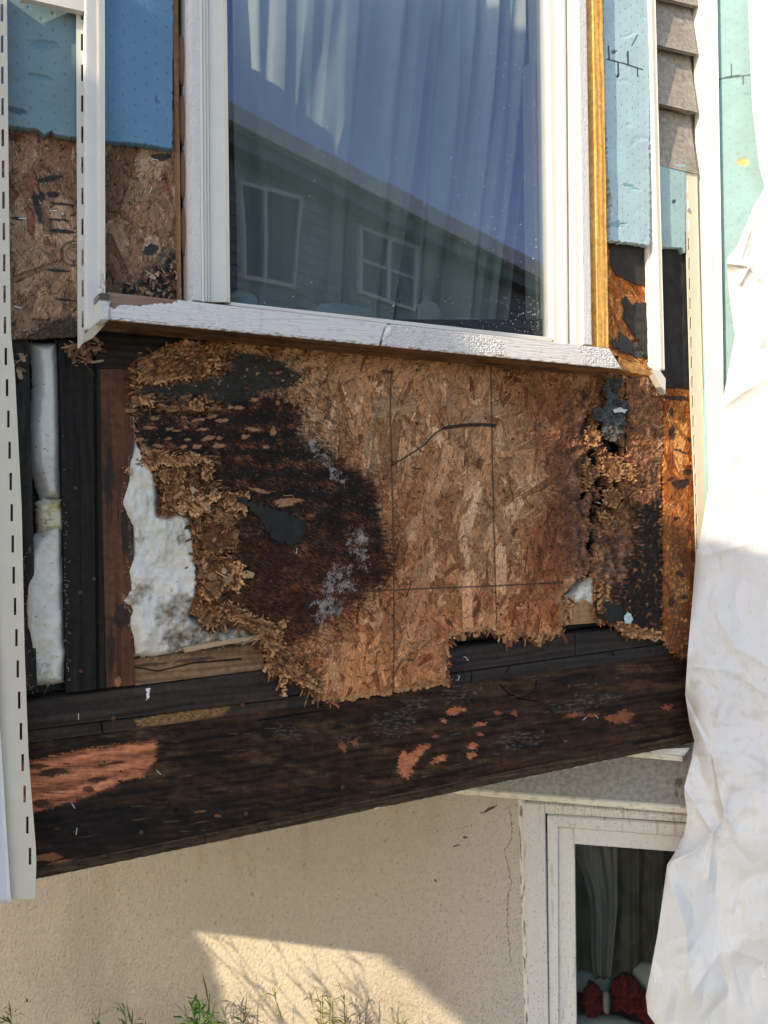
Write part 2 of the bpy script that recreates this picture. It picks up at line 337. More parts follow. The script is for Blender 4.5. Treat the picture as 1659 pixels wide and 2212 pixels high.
# ================================================================ THE SETTING
g = MB().add([(-60, -60, -1.8), (60, -60, -1.8), (60, 60, -1.8), (-60, 60, -1.8)], [(0, 1, 2, 3)]).build('ground', 'ground'); tag(g, None, None, None, 'structure')
UL, UR = -.74, float((L.O-W.O)@W.e)                     # bay wall from its outer corner to the house wall
zr = -.597                                              # underside of the bay
# room behind the bay window and the lower room: plain plastered boxes with dark surfaces
def room(name, pl, u0, u1, v0, v1, d0, d1, label, cat='room', holes=()):
    mb = MB(); t = .04
    mb.box(pl, u0, u1, v0, v1, d0, d0+t); mb.box(pl, u0, u0+t, v0+t, v1-t, d0+t, d1); mb.box(pl, u1-t, u1, v0+t, v1-t, d0+t, d1)
    mb.box(pl, u0+t, u1-t, v0, v0+t, d0+t, d1); mb.box(pl, u0+t, u1-t, v1-t, v1, d0+t, d1)
    o = mb.build(name, 'dark'); return tag(o, label, cat)
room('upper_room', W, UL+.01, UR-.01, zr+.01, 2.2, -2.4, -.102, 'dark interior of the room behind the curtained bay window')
gl_x = lambda y: (491+(y/651)*6, 1182+(y/728)*9)
u0g, v0g = uv(497, 651, W, .01); u1g, v1g = uv(1190, 728, W, .01); u0g, v0g, u1g = float(u0g), float(v0g), float(u1g)
mb = MB()                                               # dark backing of the wall cavities, open at the window
mb.box(W, UL, u0g-.03, zr, 2.2, -.10, -.085); mb.box(W, u1g+.03, UR, zr, 2.2, -.10, -.085); mb.box(W, u0g-.03, u1g+.03, zr, v0g-.06, -.10, -.085)
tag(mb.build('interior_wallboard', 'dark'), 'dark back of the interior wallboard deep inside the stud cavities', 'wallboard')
mb = MB(); fl = Plane(TL, W.P(UL, 0, 0)); mb.box(fl, -1.6, 0, zr, 2.2, -.03, 0); mb.build('bay_front_wall', 'vinyl'); tag(bpy.data.objects['bay_front_wall'], 'outer face of the bay beyond the slotted strip at far left', 'wall')
P0 = [W.P(UL, zr, -.02), W.P(UR, zr, -.02), fl.P(-1.6, zr, -.02), L.P(-2.6, zr, .0)]; P0 = [P0[2], P0[0], P0[1], P0[3]]
V = [p+np.array([0, 0, z]) for z in (.004, .02) for p in P0]
tag(MB().add(V, [(0, 1, 2, 3), (7, 6, 5, 4), (0, 4, 5, 1), (1, 5, 6, 2), (2, 6, 7, 3), (3, 7, 4, 0)]).build('bay_soffit', 'white'), 'flat underside closing the bay above the stucco wall', 'soffit')
tag(MB().box(L, -2.6, 2.6, 2.2, 2.26, -3.4, -.05).build('roof_deck', 'dark'), 'flat roof deck over the bay, above the frame', 'roof')
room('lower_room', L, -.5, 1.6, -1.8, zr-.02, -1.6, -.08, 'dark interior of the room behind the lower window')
# neighbour house seen mirrored in the glass
NH = Plane(math.radians(185.2), (0, -5.2, 0))           # faces the bay
def mhit(x, y, d=0):
    r = ray(x, y); P = hit(x, y, W, .012); rr = r-2*(r@W.n)*W.n; t = ((NH.O@NH.n)+d-P@NH.n)/(rr@NH.n); Q = P+rr*t; q = Q-NH.O; return float(q@NH.e), float(q[2])
def mpoly(pts, d0, d1, mb=None, c=None):
    mb = mb or MB(); n = len(pts); A = [mhit(x, y, d1) for x, y in pts]; V = [NH.P(a, b, d0) for a, b in A]+[NH.P(a, b, d1) for a, b in A]
    return mb.add(V, [tuple(range(n))[::-1], tuple(range(n, 2*n))]+[(i, (i+1) % n, n+(i+1) % n, n+i) for i in range(n)], c)
hp = [(380, 200), (1260, 655), (1260, 1150), (380, 1150)]; hu = [mhit(*p) for p in hp]
ht = thing('neighbour_house', NH.P(np.mean([a[0] for a in hu]), -1.8, 0), 'grey green neighbour house with white framed windows mirrored in the bay window glass', 'house')
zlo = -1.8; mb = MB(); top = [mhit(300, 190), mhit(1300, 690)]
A = [(top[0][0], zlo), (top[1][0], zlo), top[1], top[0]]
ur = np.array([A[0], A[1], A[2], A[3]]); nr = 60
def hw(U, V, X, Y): return None
V = []; Fc = []; C_ = []; lt = np.array([.28, .30, .27]); zmax = max(top[0][1], top[1][1]); z = zlo; lap = .15
while z < zmax:                                          # lap siding courses clipped under the sloping eave
    z1 = min(z+lap, zmax); ua, ub = sorted((top[0][0], top[1][0])); f = lambda zz: np.interp(zz, [min(top[0][1], top[1][1]), zmax], [0, 1])
    hi_u, lo_u = (top[0][0], top[1][0]) if top[0][1] > top[1][1] else (top[1][0], top[0][0])
    uu = [hi_u, lo_u+(hi_u-lo_u)*f(z), lo_u+(hi_u-lo_u)*f(z1)]; b = len(V)
    V += [NH.P(uu[0], z, .02), NH.P(uu[1], z, .02), NH.P(uu[2], z1, 0), NH.P(uu[0], z1, 0), NH.P(uu[0], z, 0), NH.P(uu[1], z, 0)]; Fc += [(b, b+1, b+2, b+3), (b, b+4, b+5, b+1)]; C_ += [lt*1.0]*6; z = z1
mk('wall', V, Fc, 'house', ht, C_)
mb = MB(); mpoly([(300, 118), (1300, 635), (1300, 668), (300, 160)], -.1, .45, mb); mb.build('fascia', 'trim', ht)
mb = MB(); mpoly([(300, 160), (1300, 668), (1300, 700), (300, 212)], -.1, .30, mb, (.2, .24, .22)); mb.build('soffit', 'house', ht)
def hwin(q, bar, vbar):
    ctr = np.mean(q, 0); f = MB()
    P = [np.array(p, float) for p in q]; tt = 7
    for i in range(4):
        a, b = P[i], P[(i+1) % 4]; ia, ib = a+(ctr-a)/np.linalg.norm(ctr-a)*tt*1.3, b+(ctr-b)/np.linalg.norm(ctr-b)*tt*1.3; mpoly([a, b, ib, ia], .0, .07, f)
    if bar: a, b = P[0]*(1-bar)+P[3]*bar, P[1]*(1-bar)+P[2]*bar; mpoly([a-(0, 3), b-(0, 3), b+(0, 3), a+(0, 3)], .0, .055, f)
    if vbar: a, b = P[0]*(1-vbar)+P[1]*vbar, P[3]*(1-vbar)+P[2]*vbar; mpoly([a-(3, 0), a+(3, 0), b+(3, 0), b-(3, 0)], .0, .06, f)
    w_ = thing('window', NH.P(*mhit(*ctr), 0), None, None); w_.parent = ht; w_.location = Vector(NH.P(*mhit(*ctr), 0))-wloc(ht)
    f.build('frame', 'trim', w_); g_ = MB(); mpoly(q, -.02, .03, g_, (.10, .14, .14)); g_.build('pane', 'house', w_)
hwin([(520, 388), (655, 425), (638, 622), (530, 600)], 0, .42); hwin([(778, 487), (905, 533), (900, 672), (776, 632)], .5, .52)
# unseen screen added to block the sun; its outline shapes the shadow edges
sa = np.cross([0, 0, 1.], sv); sa = -sa/np.linalg.norm(sa)*1.; sa = sa if sa[0] > 0 else -sa; sb = np.cross(sv, sa); sb = sb if sb[2] > 0 else -sb
ab = lambda P: (P@sa, P@sb)
patch = [(418, 2004), (600, 1930), (770, 1990), (789, 2050), (885, 2118), (992, 2204), (1050, 2260), (1050, 2500), (470, 2500), (480, 2212), (476, 2120), (455, 2055)]  # opening cut in the added screen to form the sunlit stucco patch
pab = [ab(hit(x, y, L, 0)) for x, y in patch]; eab = [ab(hit(x, y, W, 0)) for x, y in ((190, 180), (1230, 975), (1480, 1150))]
b1 = max(e[1] for e in eab); cell = .02; aa = np.arange(-2.9, -.1, cell); bb = np.arange(-1.8, max(b1, eab[0][1])+.06, cell); A_, B_ = np.meshgrid(aa, bb)
top_b = np.interp(A_, [e[0] for e in eab], [e[1] for e in eab])
aa = np.arange(-2.9, -.1, cell); bb = np.arange(-1.5, 1.9, cell); A_, B_ = np.meshgrid(aa, bb); top_b = np.interp(A_, [e[0] for e in eab], [e[1] for e in eab]); top_b = np.where((A_ > -1.33) & (A_ < -1.07), 1.9, top_b)   # screen raised here to keep sun off the curtains
solid = (B_+cell/2 < top_b) & ~inpoly(A_+cell/2, B_+cell/2, pab); KS = 2.9; mb = MB(); blk = []
for i in range(len(bb)):                                  # run-length rows of the screen
    j = 0
    while j < len(aa):
        if solid[i, j]:
            k = j
            while k < len(aa) and solid[i, k]: k += 1
            blk.append((aa[j], aa[k-1]+cell, bb[i], bb[i]+cell)); j = k
        else: j += 1
for a0, a1, c0, c1 in blk:
    V = [sa*a+sb*b+sv*k for k in (KS, KS+.02) for a, b in ((a0, c0), (a1, c0), (a1, c1), (a0, c1))]
    mb.add(V, [(3, 2, 1, 0), (4, 5, 6, 7), (0, 1, 5, 4), (1, 2, 6, 5), (2, 3, 7, 6), (3, 0, 4, 7)])
M['shade'] = mat('shade_screen_brown', (.30, .26, .21), .85, .3, 40)  # plain brown surface of the added sun-blocking screen
tag(mb.build('shade_screen', 'shade'), 'added unseen screen cut to shape the sun shadows on bay and stucco', 'screen')
# ================================================================ THE BAY WALL (plane W)
DF = 0.0      # outer face of the sheathing
DS = -.0125   # outer face of the framing
pts_main = [(288, 779), (350, 752), (398, 735), (1445, 800), (1432, 835), (1432, 1372), (1412, 1378), (1390, 1365), (1355, 1375), (1330, 1348), (1287, 1332), (1290, 1245), (1272, 1238), (1240, 1260), (1215, 1290), (1222, 1320), (1218, 1362), (1195, 1375), (1170, 1385), (1130, 1372), (1100, 1390), (1065, 1362), (1010, 1368), (978, 1378), (966, 1410), (970, 1480), (850, 1498), (730, 1517), (692, 1513), (672, 1482), (648, 1475), (614, 1458), (583, 1455), (580, 1412), (557, 1374), (528, 1347), (490, 1345), (461, 1357), (418, 1321), (432, 1292), (434, 1263), (427, 1191), (422, 1120), (384, 1105), (346, 1115), (355, 1071), (336, 1028), (312, 995), (298, 951), (288, 870)]
hole_items = [(1300, 930, 10, 14, 20), (1278, 1180, 5, 22, 0), (1268, 1060, 6, 20, 20), (1300, 1085, 12, 8, 30), (1325, 962, 22, 16, 50), (1285, 985, 11, 22, 0), (1293, 1045, 10, 16, 30), (1312, 1062, 9, 16, -30), (1285, 1115, 9, 26, 5), (1330, 1040, 5, 24, -30), (1345, 1075, 6, 14, 20), (1272, 905, 5, 12, 0)]
K1 = [(285, 850), (500, 840), (600, 850), (655, 875), (650, 930), (700, 960), (745, 990), (800, 1020), (825, 1080), (820, 1110), (840, 1160), (850, 1200), (840, 1260), (790, 1285), (740, 1330), (690, 1360), (650, 1390), (600, 1410), (560, 1365), (500, 1340), (430, 1330), (430, 1200), (505, 1110), (450, 1060), (340, 1000), (290, 950)]
G1 = [(505, 755), (590, 775), (655, 812), (640, 832), (560, 850), (500, 872), (400, 868), (300, 862), (296, 836), (380, 830), (470, 815), (500, 790)]
G2 = [(509, 1072), (560, 1090), (600, 1101), (660, 1126), (655, 1172), (630, 1180), (590, 1165), (560, 1120)]
K2 = [(1215, 840), (1290, 812), (1440, 822), (1436, 1378), (1330, 1350), (1290, 1320), (1290, 1240), (1225, 1230), (1195, 1120), (1180, 1010), (1200, 930)]
def main_fn(U, V, X, Y):
    c, h = osb_tex(U, V, 26000, seed=11)
    c = c*(1+.05*np.sin(V*6.283/.0042+.6*fbm(U*20, V*20, 2, 3)))[..., None]
    xx = X+18*fbm(X/55, Y/55, 3, 1)+30*fbm(X/18, Y/5, 4, 71); yy = Y+14*fbm(X/45, Y/45, 3, 2)+22*fbm(X/8, Y/12, 4, 72)
    fine = fbm(X/7, Y/5, 4, 4); fib = fbm(X/26, Y/2.6, 3, 5); fib2 = fbm((X+Y*.5)/20, (Y-X*.6)/3.2, 3, 6)
    # broad tone: orange low, redder right, pale top centre
    c = mix(c, c*np.array([1.05, .80, .62]), sst(1180, 1330, yy)*.75)
    c = c*(1-.10*sst(.1, .5, fbm(X/120, Y/90, 3, 9)))[..., None]
    c = mix(c, c*np.array([.62, .46, .40]), .85*pm(xx, yy, [(1080, 800), (1250, 810), (1230, 1360), (1120, 1370), (1125, 1150), (1180, 1050), (1110, 900)], 45))
    c = mix(c, c*np.array([.75, .6, .55]), .6*blob(X, Y, 900, 1150, 90, 160, .6, .5, 8))
    # the rotten left half
    m1 = pm(xx, yy, K1, 17); m1 = np.maximum(m1, .75*sst(-.1, .35, fib2+.8*fbm(X/24, Y/18, 4, 95))*np.maximum(pm(xx, yy, [(540, 735), (700, 745), (735, 860), (790, 1000), (640, 960)], 30), pm(xx, yy, [(560, 1320), (800, 1240), (850, 1300), (740, 1400), (690, 1470), (610, 1440)], 26))); st = .5+.5*np.sin(Y/31.*6.283+1.3*fbm(X/90, Y/40, 2, 12)); st = np.clip(st*.6+.62+1.3*fib+.5*fib2, 0, 1)
    low = sst(-.15, .35, fbm(X/62, Y/34, 4, 78)); keep = np.clip(.015+(.04+.50*low)*sst(-.15, .35, fib2+.3*fine)+.30*(1-st)*sst(-.1, .3, fib), 0, .8); hue = np.array([1, .72, .58])
    dkc = c*hue*keep[..., None]+BLK*.8
    tq = sst(.05, .35, fib2+.4*fbm(X/60, Y/25, 3, 77))*sst(850, 1050, Y); dkc = mix(dkc, RED*.8*(1+fine[..., None]), tq*.6*(.15+.85*low))
    bs = sst(.35, .8, .5+.5*np.sin(Y/27.*6.283/1.5+2.5*fbm(X/110, Y/60, 2, 88))+.9*fib)*(1-sst(1080, 1200, Y)); dkc = mix(dkc, BLK*1.2, bs*.85)
    c = mix(c, dkc, m1*sst(-.5, -.05, .25+fib2*.8+fine*.5-.3*(1-m1)))
    m1b = pm(xx, yy, [(470, 1180), (700, 1150), (820, 1240), (760, 1330), (680, 1390), (600, 1430), (540, 1360), (440, 1320)], 25)
    c = mix(c, c*.5+np.array([.045, .018, .010])*(1+.8*fine[..., None]), m1b*sst(-.1, .3, fib2+.15)*.8)
    # scorched halo
    halo = sst(-70, 0, sdf(xx, yy, K1))*(1-m1); c = mix(c, c*np.array([.45, .35, .32]), halo*sst(-.15, .3, fib2+fine*.5+.08)*.9)
    # top left torn area: weathered
    mt = pm(xx, yy, [(285, 740), (500, 735), (520, 800), (470, 815), (380, 828), (285, 838)], 12); c = mix(c, c*np.array([.72, .68, .66])*(1+.5*fine[..., None]), mt)
    mg = pm(X+22*fine+14*fib2, Y+12*fine, G1, 4)*sst(-.42, -.3, fbm(X/16, Y/9, 3, 58)+.2*fine); c = mix(c, np.array([.027, .029, .027])*(1+.5*fbm(X/14, Y/7, 4, 59)+.4*fine)[..., None], mg*.97); h = h*(1-mg)+.0015*mg
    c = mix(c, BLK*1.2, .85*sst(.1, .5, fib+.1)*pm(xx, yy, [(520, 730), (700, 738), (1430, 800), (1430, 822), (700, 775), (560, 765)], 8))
    # flaked pale spots in the dark stripes
    r = np.random.default_rng(3); it = []
    for yb in (862, 880, 905, 925, 948, 965):
        for k in range(7): it.append((r.uniform(300, 560), yb+r.normal(0, 3), r.uniform(5, 16), r.uniform(2, 5.5), r.uniform(-15, 5)))
    it += [(315, 866, 22, 11, 10), (400, 880, 24, 9, 8), (370, 885, 14, 6, 0), (465, 884, 14, 6, -10), (590, 932, 7, 12, 20), (575, 966, 8, 4, 0), (617, 866, 6, 6, 0), (632, 866, 6, 7, 0), (648, 868, 8, 8, 0), (660, 875, 6, 8, 0), (600, 870, 5, 5, 0), (430, 992, 26, 5, 20), (620, 1085, 30, 10, -5), (560, 1060, 22, 5, 10), (490, 1070, 20, 8, 0)]
    sp = ellip(X, Y, it, .7, 5); c = mix(c, np.array([.36, .19, .10])*(1+.7*fine[..., None]), sp*.9); h = h+sp*.0012
    # white mould
    mo = ellip(X, Y, [(668, 955, 26, 10, 55), (690, 985, 34, 10, 52), (722, 1020, 36, 12, 60), (738, 1040, 10, 16, 0), (770, 1170, 30, 22, 60), (785, 1200, 30, 16, 80), (735, 1255, 36, 34, 0), (715, 1300, 34, 30, 0), (700, 1330, 22, 20, 0), (1335, 1190, 26, 40, 0), (1320, 1230, 30, 22, 0), (1345, 1260, 20, 30, 0), (1385, 1185, 20, 20, 0), (640, 912, 6, 12, -20)], .8, 6)
    mo = ellip(X+22*fbm(X/16, Y/16, 3, 81), Y+22*fbm(X/16, Y/16, 3, 82), [(675, 965, 24, 8, 55), (705, 1000, 36, 8, 55), (735, 1035, 20, 8, 60), (772, 1170, 22, 26, 0), (785, 1210, 26, 12, 80), (735, 1255, 34, 30, 0), (712, 1305, 30, 30, 0), (690, 1335, 16, 14, 0), (1335, 1190, 26, 40, 0), (1320, 1230, 30, 22, 0), (1345, 1260, 20, 30, 0), (1385, 1185, 20, 20, 0)], .9, 6); gr = np.clip(.40+1.6*fbm(X/3, Y/5, 4, 15)+1.2*fbm(X/18, Y/18, 2, 16), 0, 1); c = mix(c, MOLD, mo*gr*.8)
    # dark felt patch stuck on
    # the rotten right edge
    m2 = pm(xx, yy, K2, 15); rot = ridge(X/26, Y/30, 4, 21); crumb = fbm(X/9, Y/12, 4, 22)
    rc = mix(np.broadcast_to(np.array([.15, .075, .042]), c.shape), np.array([.04, .024, .018]), sst(-.2, .35, crumb+.3*fbm(X/40, Y/60, 2, 23))); rc = mix(rc, np.array([.30, .15, .08]), sst(.25, .55, fbm(X/12, Y/10, 3, 24))*.7)
    rc = rc*.55+c*np.array([.50, .40, .36])*(.4+.8*rot[..., None].clip(0, 1))
    c = mix(c, rc*(1+.9*fine[..., None]), m2*.93)
    bd = sst(.0, .35, fbm(X/20, Y/34, 4, 96)+.10)*np.maximum(pm(xx, yy, [(1245, 850), (1300, 840), (1310, 1240), (1250, 1240), (1235, 1100)], 25), .8*pm(xx, yy, [(1310, 1080), (1440, 1000), (1440, 1380), (1290, 1340)], 30)); c = mix(c, BLK*1.4*(1+fine[..., None]), bd*.85)
    h = h+m2*(-.011*(1-rot)+.009*crumb-.001)*(.4+.6*blob(X, Y, 1310, 1040, 60, 240, .6, .4, 61))
    m3 = pm(xx, yy, [(1385, 1090), (1436, 1070), (1438, 1380), (1390, 1365), (1345, 1345), (1330, 1290), (1365, 1220)], 8); c = mix(c, BLK*1.3*(1+.8*fine[..., None]), m3*sst(-.5, -.1, crumb+.05)*.95); h = h*(1-.6*m3)
    pu = blob(X, Y, 1240, 1130, 60, 190, .7, .5, 31)*sst(-.1, .3, fib2+.1)*.55; c = mix(c, np.array([.10, .075, .07]), pu)
    c = mix(c, c*np.array([.7, .45, .4]), .6*blob(X, Y, 1195, 1170, 45, 90, .5, .4, 41))
    c = mix(c, np.array([.30, .13, .05]), .4*ellip(X, Y, [(1290, 905, 22, 14, 0), (1340, 860, 40, 12, 10)], .6, 9))
    hs = ellip(X, Y, [(a, b, rx*1.25, ry*1.25, an) for a, b, rx, ry, an in hole_items], .9, 44); c = mix(c, BLK*.5, hs); h = h-.014*hs
    rim_ = ellip(X, Y, [(a, b, rx*1.7, ry*1.5, an) for a, b, rx, ry, an in hole_items], .8, 45)*(1-hs); h = h+rim_*.004*(.5+crumb*2); c = mix(c, np.array([.34, .18, .09]), rim_*sst(.0, .4, crumb)*.8)
    for pts in ([(1352, 820), (1358, 900), (1352, 1000)], [(1283, 1110), (1284, 1180), (1278, 1240)], [(1300, 1000), (1330, 1030), (1350, 1080)]): c, h = cut(c, h, X+6*fine, Y, pts, 1.2, BLK*.5, .9, .004, 1.5)
    # torn shallow layer on the left edge
    TZ = [([(340, 1045), (385, 1050), (470, 1040), (530, 1075), (520, 1120), (470, 1100), (440, 1150), (425, 1120), (385, 1105), (346, 1115)], .9), ([(430, 1190), (500, 1195), (530, 1250), (480, 1290), (440, 1320), (420, 1321), (434, 1263)], .85), ([(286, 750), (500, 735), (505, 800), (470, 818), (290, 832)], .65), ([(300, 985), (470, 975), (480, 1010), (350, 1045)], .75), ([(425, 1110), (520, 1120), (520, 1200), (430, 1200)], .6), ([(440, 1290), (540, 1310), (600, 1390), (700, 1465), (700, 1520), (560, 1470), (540, 1345), (450, 1370)], .7), ([(296, 855), (480, 850), (470, 900), (300, 900)], .45)]
    rg1 = ridge(X/24+.4*fib, Y/17, 4, 91); rg2 = fbm(X/10, Y/6, 4, 92); hh = np.clip(.55*rg1+.7*rg2, -.3, 1.2)
    for pts_, al in TZ:
        tl = pm(X+16*fine, Y+16*fib2, pts_, 6)*sst(-.35, .1, fbm(X/22, Y/14, 3, 93)+.25*al)
        cc_ = mix(mix(np.broadcast_to(np.array([.05, .028, .018]), c.shape), np.array([.30, .17, .09]), sst(.05, .55, hh)), np.array([.52, .37, .24]), sst(.55, .95, hh)); c = mix(c, cc_*(1+.8*fine[..., None]), tl*al); h = h+tl*(-.006+.011*hh)
    eg = (1-sst(4, 16, sdf(X, Y, pts_main)))*sst(990, 1010, Y); c = mix(c, np.array([.42, .25, .13])*(1+.8*fine[..., None]), eg*.6*(X > 420)*(X < 1240)); h = h-.005*eg*(.6+crumb)
    # carpenter's chalk lines, sealant squiggle, nail holes
    for pts, wd in (([(845, 795), (843, 900), (848, 1100), (851, 1300), (850, 1497)], .9), ([(1060, 790), (1063, 960), (1066, 1100), (1070, 1250), (1073, 1345)], .9), ([(745, 1280), (900, 1272), (1060, 1266), (1215, 1258)], 1.0)): c, h = cut(c, h, X, Y, pts, wd, np.array([.06, .045, .035]), .85, 0, 1.8)
    c, h = cut(c, h, X, Y, [(845, 1006), (880, 985), (915, 962), (940, 935), (965, 922)], 1.4, BLK*2.5, .9, -.001, 1.2)
    c, h = cut(c, h, X, Y, [(962, 924), (1000, 919), (1040, 917), (1068, 920)], 3.2, BLK*2.5, .95, -.0015, 1.5)
    nh = [(1060, 870), (1050, 905), (1066, 1117), (1075, 1305), (973, 1110), (905, 1063), (820, 1408), (1028, 1305), (1040, 1350), (837, 805), (900, 800), (1222, 1110), (788, 1420), (1190, 1180), (640, 860), (535, 905), (960, 1330)]
    nh += [(float(a), float(b)) for a, b in zip(r.uniform(320, 1200, 60), r.uniform(830, 1450, 60))]
    c = mix(c, BLK, .9*ellip(X, Y, [(a, b, r.uniform(1.8, 4), r.uniform(1.6, 3), r.uniform(0, 180)) for a, b in nh], .4, 8))
    c = mix(c, np.array([.05, .03, .02]), .8*ellip(X, Y, [(835, 803, 17, 5, 5), (1030, 1318, 7, 22, 20), (1027, 1293, 10, 5, -60), (1088, 1060, 8, 3, 70), (1036, 1000, 9, 14, 10), (975, 1085, 5, 3, 0), (900, 1012, 14, 3, 10), (970, 1345, 14, 6, 40), (886, 1425, 8, 4, 0), (1095, 800, 10, 4, 0)], .5, 10))
    c = c*(1-.25*sst(.2, .6, fine))[..., None]
    return c, h
main = thing('sheathing_panel', W.P(.1, -.5, 0), 'large torn strand board panel below the window sill, black with rot at its left', 'sheathing')
def main_holes(U, V, X, Y): return ellip(X, Y, hole_items[:5], .7, 44) > .75
slab('board', W, pts_main, DF, .011, .00125, main_fn, 'osb', main, wob=9, wsc=11, seed=6, holes=main_holes)
be = [(434, 1263), (418, 1321), (461, 1357), (490, 1345), (528, 1347), (557, 1374), (580, 1412), (583, 1455), (614, 1458), (648, 1475), (672, 1482), (692, 1513), (730, 1515)]
mb = edge_wafers(W, DF, be, 1.1, -110, (.006, .026), 1)
mb2 = edge_wafers(W, DF, [(970, 1480), (966, 1410), (978, 1378)], 1.6, -40, (.005, .02), 2); mb.add(mb2.V, mb2.F, mb2.C)
mb2 = edge_wafers(W, DF, [(978, 1378), (1010, 1368), (1065, 1362), (1100, 1390), (1130, 1372), (1170, 1385), (1218, 1362)], 1.6, -90, (.005, .022), 3); mb.add(mb2.V, mb2.F, mb2.C)
mb2 = edge_wafers(W, DF, [(1222, 1320), (1215, 1290), (1240, 1260), (1272, 1238)], 1.2, -60, (.004, .014), 4, .5); mb.add(mb2.V, mb2.F, mb2.C)
mb2 = edge_wafers(W, DF, [(1287, 1332), (1330, 1348), (1355, 1375), (1390, 1365), (1432, 1374)], 1.8, -95, (.005, .018), 5, .3); mb.add(mb2.V, mb2.F, mb2.C)
mb2 = edge_wafers(W, DF, [(422, 1120), (427, 1191), (434, 1263)], 1.2, 190, (.005, .018), 6, .5); mb.add(mb2.V, mb2.F, mb2.C)
mb2 = edge_wafers(W, DF, [(288, 779), (288, 870), (298, 951), (312, 995), (336, 1028), (355, 1071), (346, 1115), (384, 1105), (422, 1120)], .7, 190, (.004, .016), 7, .5); mb.add(mb2.V, mb2.F, mb2.C)
tag(mb.build('splinters', 'osb', main), None, None, None, 'stuff')
mb = area_wafers(W, DF+.001, [[(300, 985), (400, 965), (470, 985), (460, 1000), (360, 1010)], [(360, 1030), (470, 1035), (470, 1080), (420, 1115), (385, 1100)], [(430, 1130), (510, 1140), (515, 1190), (440, 1200)], [(440, 1205), (520, 1215), (522, 1270), (470, 1290), (430, 1300)], [(470, 1060), (540, 1060), (530, 1110), (480, 1100)], [(290, 750), (470, 745), (480, 810), (300, 830)], [(300, 858), (460, 855), (460, 895), (300, 890)], [(560, 1330), (620, 1400), (700, 1470), (640, 1465), (590, 1420), (520, 1340)], [(440, 1290), (540, 1320), (540, 1350), (450, 1340)], [(600, 760), (660, 850), (650, 870), (600, 868), (640, 820)], [(590, 1060), (660, 1080), (640, 1095)], [(1260, 930), (1360, 930), (1370, 1120), (1260, 1130)]], [36, 40, 26, 40, 16, 50, 16, 150, 24, 12, 6, 50], (.006, .030), (.0008, .006), 8, pal=np.vstack([WC*np.array([.92, .74, .62]), [[.10, .05, .03], [.16, .09, .05]]]))
big_ = area_wafers(W, DF+.004, [[(385, 1050), (470, 1035), (480, 1080), (400, 1110)], [(490, 1220), (520, 1225), (515, 1260)], [(440, 1210), (500, 1230), (480, 1280)]], [6, 2, 4], (.018, .035), (.010, .022), 9, pal=WC[[0, 2, 1]], lift=(.05, .35)); mb.add(big_.V, big_.F, big_.C)
tag(mb.build('torn_flakes', 'osb', main), None, None, None, 'stuff')
# swollen layers peeling off the face: ragged sheets with curled rims
def peel_fn(poly, lift, ang, tone, seed):
    P_ = np.array(poly, float); ca, sa = math.cos(math.radians(ang)), math.sin(math.radians(ang)); pr = P_[:, 0]*ca+P_[:, 1]*sa; lo, hi = pr.min(), pr.max()
    def f(U, V, X, Y):
        t = np.clip(((X*ca+Y*sa)-lo)/(hi-lo), 0, 1.1); g1 = math.radians((seed*47) % 180); fi = fbm((X*math.cos(g1)+Y*math.sin(g1))/26, (-X*math.sin(g1)+Y*math.cos(g1))/5., 4, seed); fn_ = fbm(X/6, Y/6, 4, seed+1); c = mix(np.broadcast_to(np.array([.17, .075, .036]), X.shape+(3,)), np.array([.56, .33, .165])*tone, sst(-.35, .4, fi+.5*fn_+.5*(t-.4))); q = sst(-.05, .35, fbm(X/18, Y/14, 3, seed+5)); ed_ = 1-sst(1.5, 8, sdf(X+6*fn_, Y+6*fi, poly)); c = mix(c*np.array([.78, .68, .62]), (.045, .024, .015), q*.8); c = mix(c, np.array([.66, .37, .18])*(.4+.6*tone), ed_*sst(-.3, .2, fn_+fi)*.9)
        return c*(1+.5*fn_)[..., None], lift*t**1.8+.0022*fi+.005*fbm(X/14, Y/14, 3, seed+3)+.003*fn_*ed_
    return f
